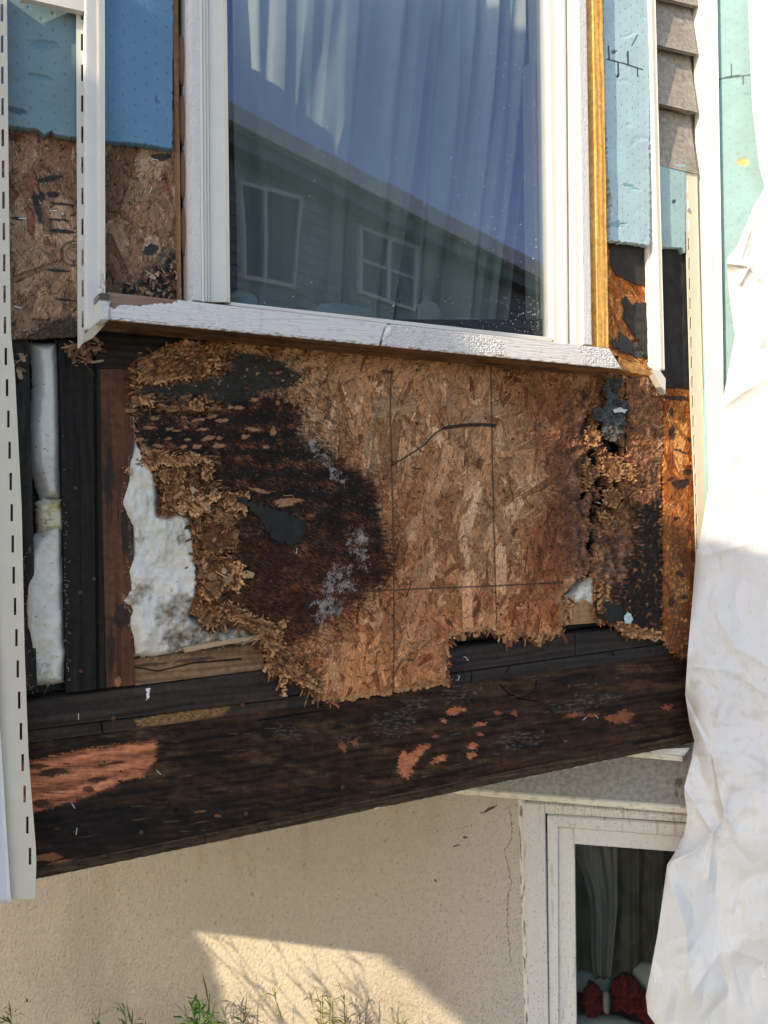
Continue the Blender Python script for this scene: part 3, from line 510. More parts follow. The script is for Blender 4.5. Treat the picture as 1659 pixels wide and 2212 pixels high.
for i, (poly, lift, ang, tone) in enumerate([
  ([(383, 1100), (392, 1062), (420, 1050), (438, 1072), (466, 1058), (470, 1078), (448, 1092), (424, 1118), (400, 1108)], .012, 60, 1.15),
  ([(352, 1072), (358, 1040), (392, 1030), (402, 1060), (388, 1100), (352, 1108)], -.004, 0, .75),
  ([(470, 1062), (540, 1066), (536, 1085), (528, 1118), (518, 1100), (508, 1122), (500, 1092), (488, 1108), (478, 1082)], .008, 90, .85),
  ([(432, 1130), (470, 1120), (512, 1150), (508, 1190), (486, 1185), (470, 1200), (438, 1195), (428, 1160)], .006, 120, .35),
  ([(436, 1196), (476, 1204), (500, 1200), (508, 1228), (490, 1262), (470, 1290), (446, 1300), (432, 1285), (438, 1240)], .010, 100, .6),
  ([(492, 1222), (512, 1206), (522, 1225), (520, 1262), (512, 1282), (496, 1270), (504, 1250)], .012, 0, 1.3),
  ([(420, 1320), (436, 1296), (462, 1290), (480, 1316), (472, 1352), (450, 1358), (430, 1345)], .008, 120, .55),
  ([(476, 1306), (498, 1300), (540, 1326), (590, 1345), (604, 1370), (590, 1420), (572, 1395), (548, 1352), (500, 1340)], .008, 40, .75),
  ([(296, 1000), (318, 975), (352, 968), (362, 985), (408, 978), (440, 985), (462, 998), (420, 1002), (385, 1010), (345, 1004), (330, 1018)], .007, 90, .9),
  ([(340, 1015), (380, 1008), (405, 1020), (396, 1042), (360, 1046), (342, 1036)], .008, 90, .7),
  ([(300, 782), (345, 765), (400, 770), (456, 790), (450, 812), (400, 820), (330, 832), (296, 828)], .006, 100, .75),
  ([(440, 748), (456, 744), (470, 772), (484, 800), (470, 800), (452, 778)], .012, 60, .95),
  ([(298, 858), (318, 852), (332, 866), (330, 880), (304, 872)], .006, 90, .95), ([(404, 868), (430, 858), (442, 876), (432, 892), (412, 884)], .008, 90, .7),
  ([(446, 1000), (462, 1004), (458, 1032), (440, 1040), (436, 1018)], .006, 90, .85),
  ([(590, 1400), (612, 1392), (640, 1430), (672, 1462), (690, 1500), (650, 1478), (618, 1462), (604, 1440)], .008, 90, .85),
  ([(600, 1345), (618, 1340), (606, 1392), (590, 1400)], .006, 0, .6),
  ([(604, 1448), (622, 1452), (616, 1500), (610, 1502), (606, 1476)], .004, 90, .95), ([(268, 1010), (278, 1006), (282, 1022), (272, 1024)], .002, 0, .9),
  ([(1262, 930), (1282, 918), (1296, 940), (1286, 968), (1268, 962)], .007, 0, .6), ([(1298, 990), (1322, 984), (1350, 1006), (1340, 1034), (1316, 1040), (1300, 1018)], .010, 90, .55), ([(1302, 1060), (1330, 1052), (1346, 1076), (1330, 1098), (1304, 1090)], .009, 120, .45), ([(1348, 1000), (1372, 1008), (1366, 1042), (1350, 1030)], .006, 0, .6), ([(1258, 1010), (1276, 1002), (1280, 1050), (1262, 1060)], .006, 180, .45), ([(1290, 1110), (1318, 1104), (1326, 1130), (1300, 1142)], .008, 90, .4), ([(1294, 1255), (1318, 1262), (1310, 1320), (1290, 1325)], .006, 180, .7), ([(1330, 1335), (1372, 1352), (1425, 1364), (1424, 1380), (1380, 1378), (1345, 1372)], .007, 90, .65), ([(1222, 1300), (1236, 1290), (1232, 1340), (1222, 1350)], .005, 0, .7)]):
    slab('torn_layer', W, poly, .0015, .0022, .0011, peel_fn(poly, lift, ang, tone, 200+i), 'osb', main, wob=13, wsc=7, back=True, seed=100+i)
# stray pale shavings lying on the board face
mb = area_wafers(W, DF+.0005, [[(660, 800), (1200, 820), (1190, 1340), (980, 1360), (960, 1470), (720, 1490), (830, 1200), (740, 960)]], [260], (.004, .016), (.0008, .0025), 12, lift=(0, .2)); tag(mb.build('loose_shavings', 'osb', main), None, None, None, 'stuff')
for i, (x, y) in enumerate([(1306, 829), (1397, 829), (1262, 1112)]): nail(W, x, y, DF, main, 'steel' if i < 2 else 'rust', .006, .005)
for x, y, a in ((1292, 1086, -15), (1008, 1523-100, -50), (870, 1352, 20), (640, 1190, 80), (1370, 1027, -20), (990, 1475-10, 60)): staple(W, x, y, DF, main, a)
# torn felt remnants
def flat_fn(c0, var=.3, amp=.001, sc=30, seed=1):
    def f(U, V, X, Y): n = fbm(U*sc, V*sc, 4, seed); return np.array(c0)*(1+var*n)[..., None], amp*2*n
    return f
def scrap(name, poly, d, label, c0=(.027, .028, .028), amp=.004, cat='felt scrap', cell=.0015, sc=22, seed=5, pl=W, wob=9, group=None, m='felt', thick=.001):
    o = slab(name, pl, poly, d, thick, cell, flat_fn(c0, .35, amp, sc, seed), m, None, wob=wob, wsc=10, back=True, seed=seed); return tag(o, label, cat, group)
scrap('felt_scrap', G2, .004, 'smooth black felt flap hanging on the rotten left half of the strand board', amp=.0025)
def crumple_fn(U, V, X, Y):
    r_ = ridge(X/17, Y/26, 3, 8); c = np.array([.075, .080, .085])*(.55+.8*np.clip(r_, 0, 1.2))[..., None]; m_ = blob(X, Y, 1320, 975, 12, 60, .6, .5, 2); c = mix(c, (.15, .11, .08), m_*.5); return c, .010*r_+.004*fbm(X/8, Y/8, 2, 9)
o = slab('felt_scrap', W, [(1308, 818), (1342, 822), (1335, 850), (1340, 870), (1352, 868), (1358, 890), (1345, 905), (1350, 918), (1338, 940), (1332, 958), (1310, 950), (1298, 935), (1302, 915), (1283, 905), (1280, 885), (1290, 878), (1302, 885), (1310, 860), (1300, 845)], .006, .0012, .0013, crumple_fn, 'felt', None, wob=5, wsc=8, back=True); tag(o, 'crumpled grey felt tatter hanging below the right end of the sill', 'felt scrap')
scrap('felt_scrap', [(1282, 1302), (1310, 1298), (1345, 1312), (1350, 1338), (1320, 1345), (1290, 1330)], .004, 'dull black felt scrap near the bottom right corner of the strand board', amp=.002, seed=6)
o = slab('foam_crumb', W, [(1350, 1330), (1358, 1322), (1368, 1338), (1360, 1348), (1350, 1345)], .008, .003, .001, flat_fn((.45, .62, .66), .2, .003, 80), 'foam', wob=3, wsc=5, back=True); tag(o, 'tiny pale blue foam crumb on the lower right edge of the strand board', 'foam crumb')
o = slab('foam_crumb', W, [(1325, 885), (1340, 880), (1354, 886), (1350, 893), (1338, 890), (1328, 892)], .018, .002, .001, flat_fn((.6, .6, .6), .2, .004, 80), 'foam', wob=2, wsc=5, back=True); tag(o, 'pale shred stuck to the crumpled grey felt tatter', 'foam crumb')
# ---- left upper strand board, behind the slotted strips
LB = np.array([[.34, .205, .13], [.28, .16, .10], [.22, .10, .065], [.38, .25, .16], [.19, .09, .06], [.31, .185, .12]])
def left_fn(U, V, X, Y):
    c, h = osb_tex(U, V, 9000, LB, 21, 1.5); fine = fbm(X/6, Y/6, 4, 3)
    c = c*(1+.06*np.sin(U*6.283/.004))[..., None]
    d = [(105, 386, 30, 7, -10), (82, 450, 9, 42, -12), (90, 425, 9, 12, 0), (38, 472, 18, 4, 5), (30, 235, 32, 9, 10), (348, 340, 26, 10, 0), (325, 540, 20, 14, -30), (115, 420, 16, 8, 0), (135, 500, 34, 5, 5), (128, 475, 28, 3, 4), (133, 441, 32, 3.5, 5), (125, 585, 32, 4, 5), (142, 648, 28, 3.5, 6)]
    c = mix(c, np.array([.028, .034, .038]), .93*ellip(X, Y, d, .35, 4))
    mr = pm(X+16*fine, Y+14*fbm(X/30, Y/30, 3, 5), [(300, 600), (345, 560), (385, 530), (385, 660), (240, 655), (260, 618)], 10); c = mix(c, np.array([.02, .024, .028])*(1+fine[..., None]), mr*.95*sst(-.3, .1, fbm(X/14, Y/14, 3, 6)+.05)); h = h+mr*.005*fbm(X/12, Y/10, 3, 7)
    mr = pm(X+16*fine, Y+12*fine, [(115, 690), (170, 680), (170, 730), (20, 735), (60, 722)], 8); c = mix(c, np.array([.05, .04, .035]), mr*.8)
    for rr, k in ((26, .7), (15, .5)): a = np.abs(np.hypot(X-158, (Y-548))-rr); c = mix(c, (.05, .04, .035), (1-sst(1.5, 4, a))*k*(X < 166))
    c = c*(1-.5*(1-sst(0, 60, 733-Y))*sst(-.2, .3, fine))[..., None]
    return c, h
lb = thing('sheathing_panel', W.P(-.6, -.0, 0), 'brown strand board panel left of the window, under the blue foam', 'sheathing')
slab('board', W, [(-40, 240), (383, 240), (385, 690), (232, 700), (190, 722), (165, 727), (25, 733), (-40, 733)], DF, .011, .0014, left_fn, 'osb', lb, wob=2, wsc=8)
for x, y, a in ((325, 411, 70), (115, 456, 10), (48, 473, 5), (320, 528, 55), (163, 526, 5), (38, 664, -10), (335, 346, 0)): staple(W, x, y, DF, lb, a)
nail(W, 136, 462, DF, lb, 'steel', .003, .004)
mb = area_wafers(W, DF, [[(300, 590), (385, 575), (385, 645), (245, 640)]], [60], (.006, .02), (.003, .008), 31); mb2 = area_wafers(W, DF, [[(140, 740), (215, 735), (205, 780), (170, 795)], [(28, 755), (45, 760), (40, 800), (28, 810)]], [70, 14], (.008, .024), (.003, .010), 32, pal=WC*.75); mb.add(mb2.V, mb2.F, mb2.C)
tag(mb.build('torn_flakes', 'osb', lb), None, None, None, 'stuff')
# ---- right strips of strand board
RB = np.array([[.55, .21, .06], [.48, .17, .05], [.40, .12, .035], [.60, .28, .09], [.35, .10, .03]])
def right_fn(U, V, X, Y):
    c, h = osb_tex(U, V, 15000, RB, 41); fine = fbm(X/6, Y/8, 4, 3)
    c = mix(c, np.array([.07, .045, .03])*(1+fine[..., None]), .85*pm(X+14*fine, Y+14*fine, [(1425, 1150), (1510, 1100), (1510, 1460), (1425, 1460)], 50)*sst(-.35, .2, fine+.05))
    c = mix(c, np.array([.035, .03, .028]), .9*ellip(X, Y, [(1452, 935, 9, 18, 0), (1472, 1045, 24, 12, -10), (1450, 890, 6, 12, 0), (1490, 950, 10, 4, 30), (1485, 1020, 12, 8, 0), (1462, 1120, 9, 5, 0), (1470, 975, 20, 3, 20), (1448, 1035, 10, 4, -20), (1470, 1240, 12, 7, 20), (1480, 1290, 9, 6, 0), (1450, 1300, 7, 12, 0), (1462, 860, 30, 6, 5)], .5, 5))
    return c, h
rb = thing('sheathing_panel', W.P(.86, -.3, 0), 'narrow orange strand board strip beside the lower right corner trim', 'sheathing')
slab('board', W, [(1435, 832), (1530, 838), (1530, 1421), (1500, 1424), (1478, 1420), (1455, 1408), (1436, 1385)], DF, .011, .0014, right_fn, 'osb', rb, wob=4, wsc=8)
for x, y, a in ((1466, 968, 0), (1450, 1092, -20)): staple(W, x, y, DF, rb, a)
mb = edge_wafers(W, DF, [(1436, 1385), (1455, 1408), (1478, 1420), (1500, 1424)], 2, -95, (.005, .018), 43, .3, pal=WC*.7); tag(mb.build('splinters', 'osb', rb), None, None, None, 'stuff')
ub = thing('sheathing_panel', W.P(.68, .4, 0), 'bright orange strand board behind torn felt, right of the window', 'sheathing')
slab('board', W, [(1300, 500), (1520, 500), (1520, 850), (1434, 846), (1400, 812), (1340, 800), (1300, 770)], DF-.001, .011, .0014, lambda U, V, X, Y: osb_tex(U, V, 11000, RB*np.array([1.05, 1.1, 1.1]), 51, 1.3), 'osb', ub, wob=2, wsc=8)
mb = area_wafers(W, DF+.001, [[(1335, 760), (1400, 775), (1420, 812), (1345, 795)]], [60], (.015, .04), (.002, .006), 52, pal=np.array([[.6, .35, .12], [.45, .2, .07]]), ang=-.5, sp=.3); tag(mb.build('splinters', 'osb', ub), None, None, None, 'stuff')
fc = (.050, .046, .044)
scrap('felt_paper', [(1317, 524), (1400, 522), (1400, 620), (1375, 614), (1350, 603), (1330, 592), (1320, 570)], .002, 'dark grey felt paper between blue foam and orange strand board', fc, .001, 'felt paper', seed=3, wob=3)
scrap('felt_paper', [(1418, 532), (1530, 530), (1530, 842), (1437, 838), (1428, 800)], .002, 'tall black felt paper between the tapered white strip and slotted flange', (.04, .037, .036), .001, 'felt paper', seed=4, wob=1)
scrap('felt_scrap', [(1395, 655), (1350, 660), (1352, 676), (1345, 690), (1362, 702), (1385, 716), (1400, 730), (1402, 800), (1400, 800), (1396, 740), (1404, 660)], .003, 'jagged felt remnant on the orange board left of the tapered strip', fc, .002, seed=7)
scrap('felt_scrap', [(1343, 646), (1356, 640), (1362, 660), (1405, 655), (1405, 780), (1388, 772), (1382, 745), (1368, 722), (1350, 690)], .0035, 'grey torn felt hanging halfway down the orange board', fc, .002, seed=8)
scrap('felt_scrap', [(1320, 735), (1338, 733), (1336, 712), (1350, 725), (1372, 742), (1392, 765), (1384, 775), (1350, 762), (1328, 755)], .006, 'curled grey felt scrap just above the right end of the sill', (.075, .072, .07), .006, seed=9)
# ---- blue foam boards
def foam_fn(c0, seed=1, pitch=.038, marks=()):
    def f(U, V, X, Y):
        n = fbm(U*12, V*12, 3, seed); n2 = fbm(U*90, V*90, 2, seed+3); c = np.array(c0)*(1+.10*n+.05*n2)[..., None]; h = .0006*n
        i = np.round(V/(pitch*.36)); uu = U/pitch+.5*(i % 2); du = (uu-np.round(uu))*pitch+.003*fbm(i*.7, np.round(uu)*.9, 1, 5); dv = (V/(pitch*.36)-i)*pitch*.36; d_ = np.hypot(du+dv*.5, dv*.75)
        m_ = (1-sst(.0006, .0024, d_+.0006*n2))*sst(-.6, .1, n2+.3); c = mix(c, np.array(c0)*.5, m_*.6); h = h-m_*.0012
        for (x, y, rx, ry, an, k) in marks: e = ellip(X, Y, [(x, y, rx, ry, an)], .6, seed); c = mix(c, k, e*.8); h = h-.002*e
        cr = sst(.86, .97, ridge(U*5, V*7, 2, seed+8)); h = h-.0008*cr
        return c, h
    return f
def foam(poly, d, label, c0, seed, marks=(), lines=None, wob=1.5, pl=W, thick=.018, cell=.0015):
    f0 = foam_fn(c0, seed, marks=marks)
    def f(U, V, X, Y):
        c, h = f0(U, V, X, Y)
        for pts, wd in (lines or []): c, h = cut(c, h, X, Y, pts, wd, (.03, .035, .05), .9)
        return c, h
    o = slab('foam_board', pl, poly, d, thick, cell, f, 'foam', None, wob=wob, wsc=9, seed=seed); return tag(o, label, 'foam board', 'blue foam insulation boards')
foam([(-60, -60), (172, -60), (172, 298), (120, 291), (112, 281), (96, 290), (80, 278), (-60, 262)], .0185, 'grey blue foam board in the top left corner between slotted strips', (.17, .26, .30), 3, [(30, 238, 30, 8, 12, (.06, .10, .14)), (95, 97, 34, 12, 5, (.12, .22, .27)), (85, 165, 26, 6, 15, (.12, .22, .27))])
foam([(200, -60), (374, -60), (372, 321), (300, 309), (228, 304), (200, 300)], .0185, 'deep blue foam board directly left of the window', (.12, .25, .39), 5, [(343, 222, 7, 4, 60, (.1, .2, .35)), (338, 215, 4, 8, 0, (.1, .2, .35))])
lnR = [([(1312, 128), (1350, 138), (1388, 150)], 1.4), ([(1314, 100), (1316, 128)], 1.6), ([(1356, 112), (1357, 140)], 1.8), ([(1335, 134), (1336, 165)], 1.6), ([(1377, 148), (1378, 165)], 1.2), ([(1365, 98), (1377, 76)], 1.0)]
foam([(1303, -60), (1402, -60), (1404, 530), (1345, 522), (1317, 519), (1318, 500), (1322, 430), (1314, 380), (1310, 300), (1306, 160)], .0285, 'pale foam board strip between the window and tapered white strip', (.42, .58, .65), 7, [(1327, 112, 6, 6, 0, (.05, .07, .09)), (1335, 165, 4, 5, 0, (.05, .07, .09)), (1365, 405, 16, 6, 25, (.3, .5, .6)), (1335, 485, 18, 8, 0, (.25, .42, .5))], lnR, wob=4)
foam([(1410, 356), (1480, 356), (1480, 545), (1474, 536), (1428, 533), (1420, 533)], .0185, 'short dull foam board under the lap siding offcut', (.36, .52, .55), 9, [(1457, 436, 5, 5, 0, (.04, .05, .06))])
# ---- framing
def framing(name, cs, label, cat, c0, c1, axis='v', d=DS, thick=.07, nu=60, nv=300, seed=1, mod=None, group=None, pl=W, amp=.0009):
    def f(U, V, X, Y):
        c, h = wood_tex(U, V, c0, c1, axis, seed, amp=amp)
        if mod: c, h = mod(c, h, X, Y)
        return c, h
    t = board(name, pl, cs, d, thick, nu, nv, f, 'wood'); return tag(t, label, cat, group)
D0, D1 = (.006, .0055, .0055), (.028, .023, .021); B0, B1 = (.045, .020, .012), (.17, .075, .040)
gS = 'exposed wall studs left of the big panel'
framing('wall_stud', [(-50, 733), (62, 733), (80, 1490), (-50, 1500)], 'dark stud mostly hidden behind the slotted strip at far left', 'stud', D0, (.06, .055, .05), seed=2, group=gS)
def sm(c, h, X, Y):
    c, h = cut(c, h, X, Y, [(205, 730), (212, 1490)], 3.0, BLK*.3, 1, .004); c, h = cut(c, h, X, Y, [(172, 900), (177, 1490)], .5, BLK*.4, .8, .001)
    return c, h
a = framing('wall_stud', [(128, 733), (215, 733), (228, 1487), (145, 1497)], 'black doubled stud between the two insulation filled cavities', 'stud', D0, D1, seed=3, group=gS, nu=110, nv=500, mod=sm)
for x, y in ((163, 1054), (173, 1280), (203, 1250), (175, 1450)): nail(W, x, y, DS, a, 'rust', .001, .0035)
def bm(c, h, X, Y): c = mix(c, BLK*2, .8*ellip(X, Y, [(235, 1035, 14, 60, 0), (275, 1150, 16, 60, 0), (262, 1330, 20, 30, 0), (240, 1400, 10, 60, 0)], .6, 4)); c = mix(c, (.42, .20, .09), .8*ellip(X, Y, [(255, 1472, 8, 12, 0)], .4, 4)); return c, h
framing('wall_stud', [(215, 797), (285, 797), (291, 1480), (230, 1486)], 'reddish brown stud left of the bulging white insulation', 'stud', B0, B1, seed=4, group=gS, nu=80, nv=500, mod=bm)
framing('header_beam', [(206, 690), (1440, 690), (1440, 775), (206, 797)], 'blackened header beam under the sill above the insulation', 'beam', D0, (.05, .04, .035), 'u', seed=5, nu=900, nv=60, d=DS-.001)
framing('wall_stud', [(1425, 790), (1530, 800), (1530, 1430), (1432, 1420)], 'dark corner stud behind the right strand board strips', 'stud', D0, D1, seed=6, d=DS-.004, group='studs at the corner')
framing('wall_stud', [(1270, 790), (1318, 795), (1322, 1240), (1278, 1240)], 'dark stud glimpsed through the rot holes at right', 'stud', D0, D1, seed=7, d=DS-.01)
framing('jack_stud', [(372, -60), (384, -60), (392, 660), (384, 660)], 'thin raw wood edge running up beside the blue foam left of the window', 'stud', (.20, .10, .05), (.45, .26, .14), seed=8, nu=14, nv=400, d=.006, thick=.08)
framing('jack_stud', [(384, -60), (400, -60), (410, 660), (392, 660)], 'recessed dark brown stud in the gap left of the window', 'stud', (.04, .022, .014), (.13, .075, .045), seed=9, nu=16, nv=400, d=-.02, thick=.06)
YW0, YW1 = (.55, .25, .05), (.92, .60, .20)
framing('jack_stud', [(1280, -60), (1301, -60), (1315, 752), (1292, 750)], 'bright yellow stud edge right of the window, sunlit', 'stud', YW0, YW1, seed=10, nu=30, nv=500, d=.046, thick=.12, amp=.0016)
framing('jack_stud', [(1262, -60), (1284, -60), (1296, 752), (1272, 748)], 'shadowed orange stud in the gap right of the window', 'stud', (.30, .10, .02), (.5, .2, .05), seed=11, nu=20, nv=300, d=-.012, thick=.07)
def blk_m(c, h, X, Y): c, h = cut(c, h, X+4*fbm(X/20, Y/8, 2, 3), Y, [(290, 1441), (340, 1450), (420, 1432), (520, 1424)], 1.4, BLK, .9, .003); c = mix(c, BLK*2, .7*ellip(X, Y, [(420, 1425, 50, 6, -5), (330, 1435, 40, 4, -5)], .5, 3)); return c, h
framing('blocking', [(290, 1425), (569, 1391), (571, 1446), (291, 1481)], 'weathered light brown block lying under the left insulation', 'wood block', (.10, .055, .03), (.36, .22, .12), 'u', d=DS-.004, seed=12, nu=240, nv=60, mod=blk_m)
framing('blocking', [(1205, 1296), (1295, 1296), (1295, 1345), (1205, 1352)], 'pale block inside the notch low on the panel, right of centre', 'wood block', (.30, .16, .08), (.5, .32, .18), 'u', d=DS-.01, seed=13, nu=60, nv=30)
# bottom plates and rim
def pl_m(c, h, X, Y):
    fine = fbm(X/8, Y/5, 3, 5); c, h = cut(c, h, X, Y, [(1242, 1330), (1243, 1440)], .8, BLK*.3, .9, .003)
    c = mix(c, np.array([.24, .13, .05])*(1+fine[..., None]), .0*c[..., 0]); return c, h
framing('bottom_plate', [(50, 1519), (620, 1443), (620, 1508), (50, 1578)], 'charred bottom plate under the left studs', 'plate', (.014, .013, .012), (.075, .055, .045), 'u', seed=14, nu=500, nv=70, d=DS+.002)
framing('bottom_plate', [(610, 1445), (1530, 1335), (1530, 1376), (610, 1504)], 'charred bottom plate under the panel at right', 'plate', (.012, .012, .012), (.055, .045, .040), 'u', seed=15, nu=700, nv=60, d=DS+.001, mod=pl_m)
def sp_m(c, h, X, Y):
    fine = fbm(X/9, Y/4, 3, 5); m_ = pm(X+9*fine, Y+3*fine, [(290, 1556), (420, 1528), (500, 1526), (480, 1545), (400, 1560), (300, 1572)], 4); c = mix(c, np.array([.24, .14, .055])*(1+1.2*fine[..., None]), m_*.85)
    for p in ([(1018, 1440), (1020, 1480)], [(1110, 1425), (1095, 1452)], [(1320, 1395), (1325, 1415)], [(220, 1558), (222, 1590)], [(700, 1490), (705, 1512)]): c, h = cut(c, h, X, Y, p, 1.5, BLK*.3, .95, .004)
    return c, h
framing('filler_strip', [(50, 1581), (620, 1511), (1530, 1379), (1530, 1398)][:2]+[(620, 1532), (50, 1606)], 'thin rotten filler strip with tan fibres above the left part of the rim joist', 'wood strip', (.018, .016, .014), (.09, .06, .042), 'u', seed=16, nu=500, nv=30, d=DS-.001, mod=sp_m)
framing('filler_strip', [(620, 1507), (1530, 1379), (1530, 1402), (620, 1531)], 'cracked black filler strip above the right part of the rim joist', 'wood strip', (.012, .012, .012), (.05, .044, .04), 'u', seed=17, nu=700, nv=26, d=DS+.000, mod=sp_m)
PK = np.array([.56, .205, .10])
def rim_fn(U, V, X, Y):
    c, h = wood_tex(U, V, (.005, .004, .004), (.060, .033, .021), 'u', 18, amp=.0011, contrast=1.1); fine = fbm(X/7, Y/5, 4, 3); streak = fbm(X/40, Y/3.2, 3, 5)
    c = mix(c, np.array([.085, .045, .022])*(1+.9*fine[..., None]), .75*sst(.0, .4, fbm(X/130, Y/30, 3, 6)+.3*streak)*(1-.6*blob(X, Y, 1150, 1540, 420, 70, .6, .4)))
    c = mix(c, BLK*.8, .75*blob(X, Y, 200, 1780, 420, 60, .7, .5, 12)); c = c*(1+.9*fbm(X/34, Y/16, 4, 55))[..., None]; c = mix(c, BLK*.6, .8*sst(.12, .4, fbm(X/90, Y/22, 4, 56)))
    yy = Y+5*fine; P1 = [(40, 1650), (120, 1632), (171, 1621), (260, 1608), (337, 1600), (335, 1640), (322, 1662), (308, 1678), (262, 1686), (224, 1709), (170, 1728), (101, 1747), (40, 1760)]
    g_ = .5+.5*np.sin((Y+.19*X)/5.2+2.2*fbm(X/50, Y/14, 3, 8)); mp_ = pm(X+14*streak, Y+8*fine, P1, 4); c = mix(c, PK*(.50+.62*g_+.5*streak)[..., None], mp_*sst(-.42, -.25, streak+.2*fine+.08)); h = h-mp_*.0015+mp_*.0014*g_
    c = mix(c, np.array([.03, .02, .015]), mp_*.85*ellip(X, Y, [(115, 1668, 34, 10, -8), (80, 1655, 26, 7, -5), (210, 1685, 26, 6, -6), (240, 1650, 34, 3, -8), (190, 1705, 14, 8, 0), (90, 1735, 20, 10, 0)], .6, 9))
    it = [(875, 1655, 22, 16, -40), (893, 1640, 24, 12, -45), (905, 1622, 26, 9, -30), (878, 1668, 16, 14, -40), (948, 1640, 20, 8, -25), (872, 1640, 12, 20, 20), (985, 1535, 24, 9, -15), (1022, 1612, 14, 9, -20), (1018, 1632, 12, 8, -20), (960, 1557, 8, 6, 0), (1037, 1565, 16, 5, -10), (1037, 1587, 8, 4, 0), (1075, 1540, 8, 6, 0), (1110, 1540, 8, 6, 0), (740, 1612, 9, 13, -10), (766, 1605, 8, 8, 0), (1340, 1550, 34, 14, -12), (1240, 1545, 20, 5, -10), (1442, 1527, 14, 5, -15), (1222, 1600, 5, 3, 0), (940, 1590, 6, 5, 0), (1280, 1545, 16, 4, -8)]
    s1 = ellip(X+6*fine, Y+5*fine, it[:12]+[it[20]], .7, 10); s2 = ellip(X+6*fine, Y+5*fine, it[12:], .7, 11); c = mix(c, PK*(.9+.4*fine)[..., None], s1*.95); c = mix(c, PK*np.array([.65, .6, .6]), s2*.6); h = h-.003*s1*(1+fine)
    c = mix(c, (.30, .13, .05), .8*ellip(X, Y, [(100, 1852, 36, 9, -6), (432, 1753, 14, 3, -5), (470, 1762, 8, 4, 0), (130, 1862, 30, 4, -8)], .6, 12))
    c = mix(c, (.16, .15, .15), .5*sst(-.1, .5, fbm(X/12, Y/5, 4, 14))*ellip(X, Y, [(850, 1560, 60, 30, -10), (1000, 1500, 60, 20, -10), (760, 1600, 30, 14, 0), (900, 1520, 40, 16, 0), (1260, 1520, 90, 20, -8), (620, 1580, 40, 20, 0), (1120, 1600, 60, 20, 0)], .7, 13))
    for p in ([(1080, 1478), (1100, 1500), (1125, 1510), (1160, 1515)], [(1160, 1470), (1155, 1495), (1120, 1512)], [(560, 1556), (700, 1535)]): c, h = cut(c, h, X+5*fine, Y, p, 1.3, BLK*.3, .9, .003)
    r = np.random.default_rng(6); c = mix(c, (.14, .10, .07), .6*ellip(X, Y, [(r.uniform(90, 1480), r.uniform(1440, 1860), r.uniform(5, 22), r.uniform(.7, 1.6), r.uniform(-14, 4)) for _ in range(140)], .5, 15))
    c = mix(c, BLK*.4, ellip(X, Y, [(r.uniform(90, 1480), r.uniform(1440, 1860), r.uniform(1.5, 3.5), r.uniform(1.5, 3), 0) for _ in range(70)]+[(380, 1749, 8, 6, 0)], .4, 16))
    return c, h
rim = thing('rim_joist', W.P(.1, zr, 0), 'wide charred rim joist with pink scraped wood patches', 'joist')
board('board', W, [(50, 1609), (1530, 1403), (1530, 1577), (50, 1885)], DS, .04, 1100, 200, rim_fn, 'wood', rim)
def lip_fn(U, V, X, Y): c, h = wood_tex(U, V, (.02, .014, .010), (.12, .075, .045), 'u', 19, amp=.003, fine=1.4); c = mix(c, BLK, .5*sst(.0, .4, fbm(X/30, Y/8, 3, 4))); return c, h+.003*fbm(X/18, Y/6, 3, 6)
board('drip_edge', W, [(50, 1884), (1530, 1578), (1530, 1597), (50, 1905)], DS+.004, .03, 900, 12, lip_fn, 'wood', rim)
r = np.random.default_rng(9); mb = MB()
for k in range(150):
    x = r.choice([r.uniform(90, 300), r.uniform(800, 1400), r.uniform(90, 1400), r.uniform(1080, 1330)]); y = 1896-(x-78)*.2068+1; u, v = uv(x, y, W, DS+.002); wafer(mb, W, float(u), float(v)-.001, DS-.002, r.uniform(.006, .022), r.uniform(.001, .004), r.choice([0, math.pi])+r.normal(0, .15), r.uniform(-.05, .1), 0, np.array([.7, .69, .65])*r.uniform(.8, 1.05), r)
tag(mb.build('paint_flakes', 'paint', rim), None, None, None, 'stuff')
for x, y, o_ in ((730, 1693, .012), (432, 1800, .022), (522, 1750, .012), (298, 1790, .01), (1160, 1573, .014), (1278, 1473, .01), (518, 1518, .008), (238, 1545, .01), (1222, 1478, .008), (1240, 1500, .004)): nail(W, x, y, DS, rim, 'rust', o_, .0042, tilt=.4)
for x, y, a in ((342, 1668, -50), (165, 1795, 80), (158, 1740, -60), (1288, 1548, -40), (169, 1547, 90), (1262, 1552, 30)): staple(W, x, y, DS, rim, a)
for i, (pts, lab) in enumerate((([(314, 1488), (325, 1486), (322, 1505), (316, 1514), (318, 1498)], 'small white paint scrap stuck on the bottom plate below the brown stud'),)):
    tag(slab('paint_scrap', W, pts, DS+.003, .001, .001, flat_fn((.8, .8, .8), .1), 'paint', wob=2, wsc=5), lab, 'scrap')
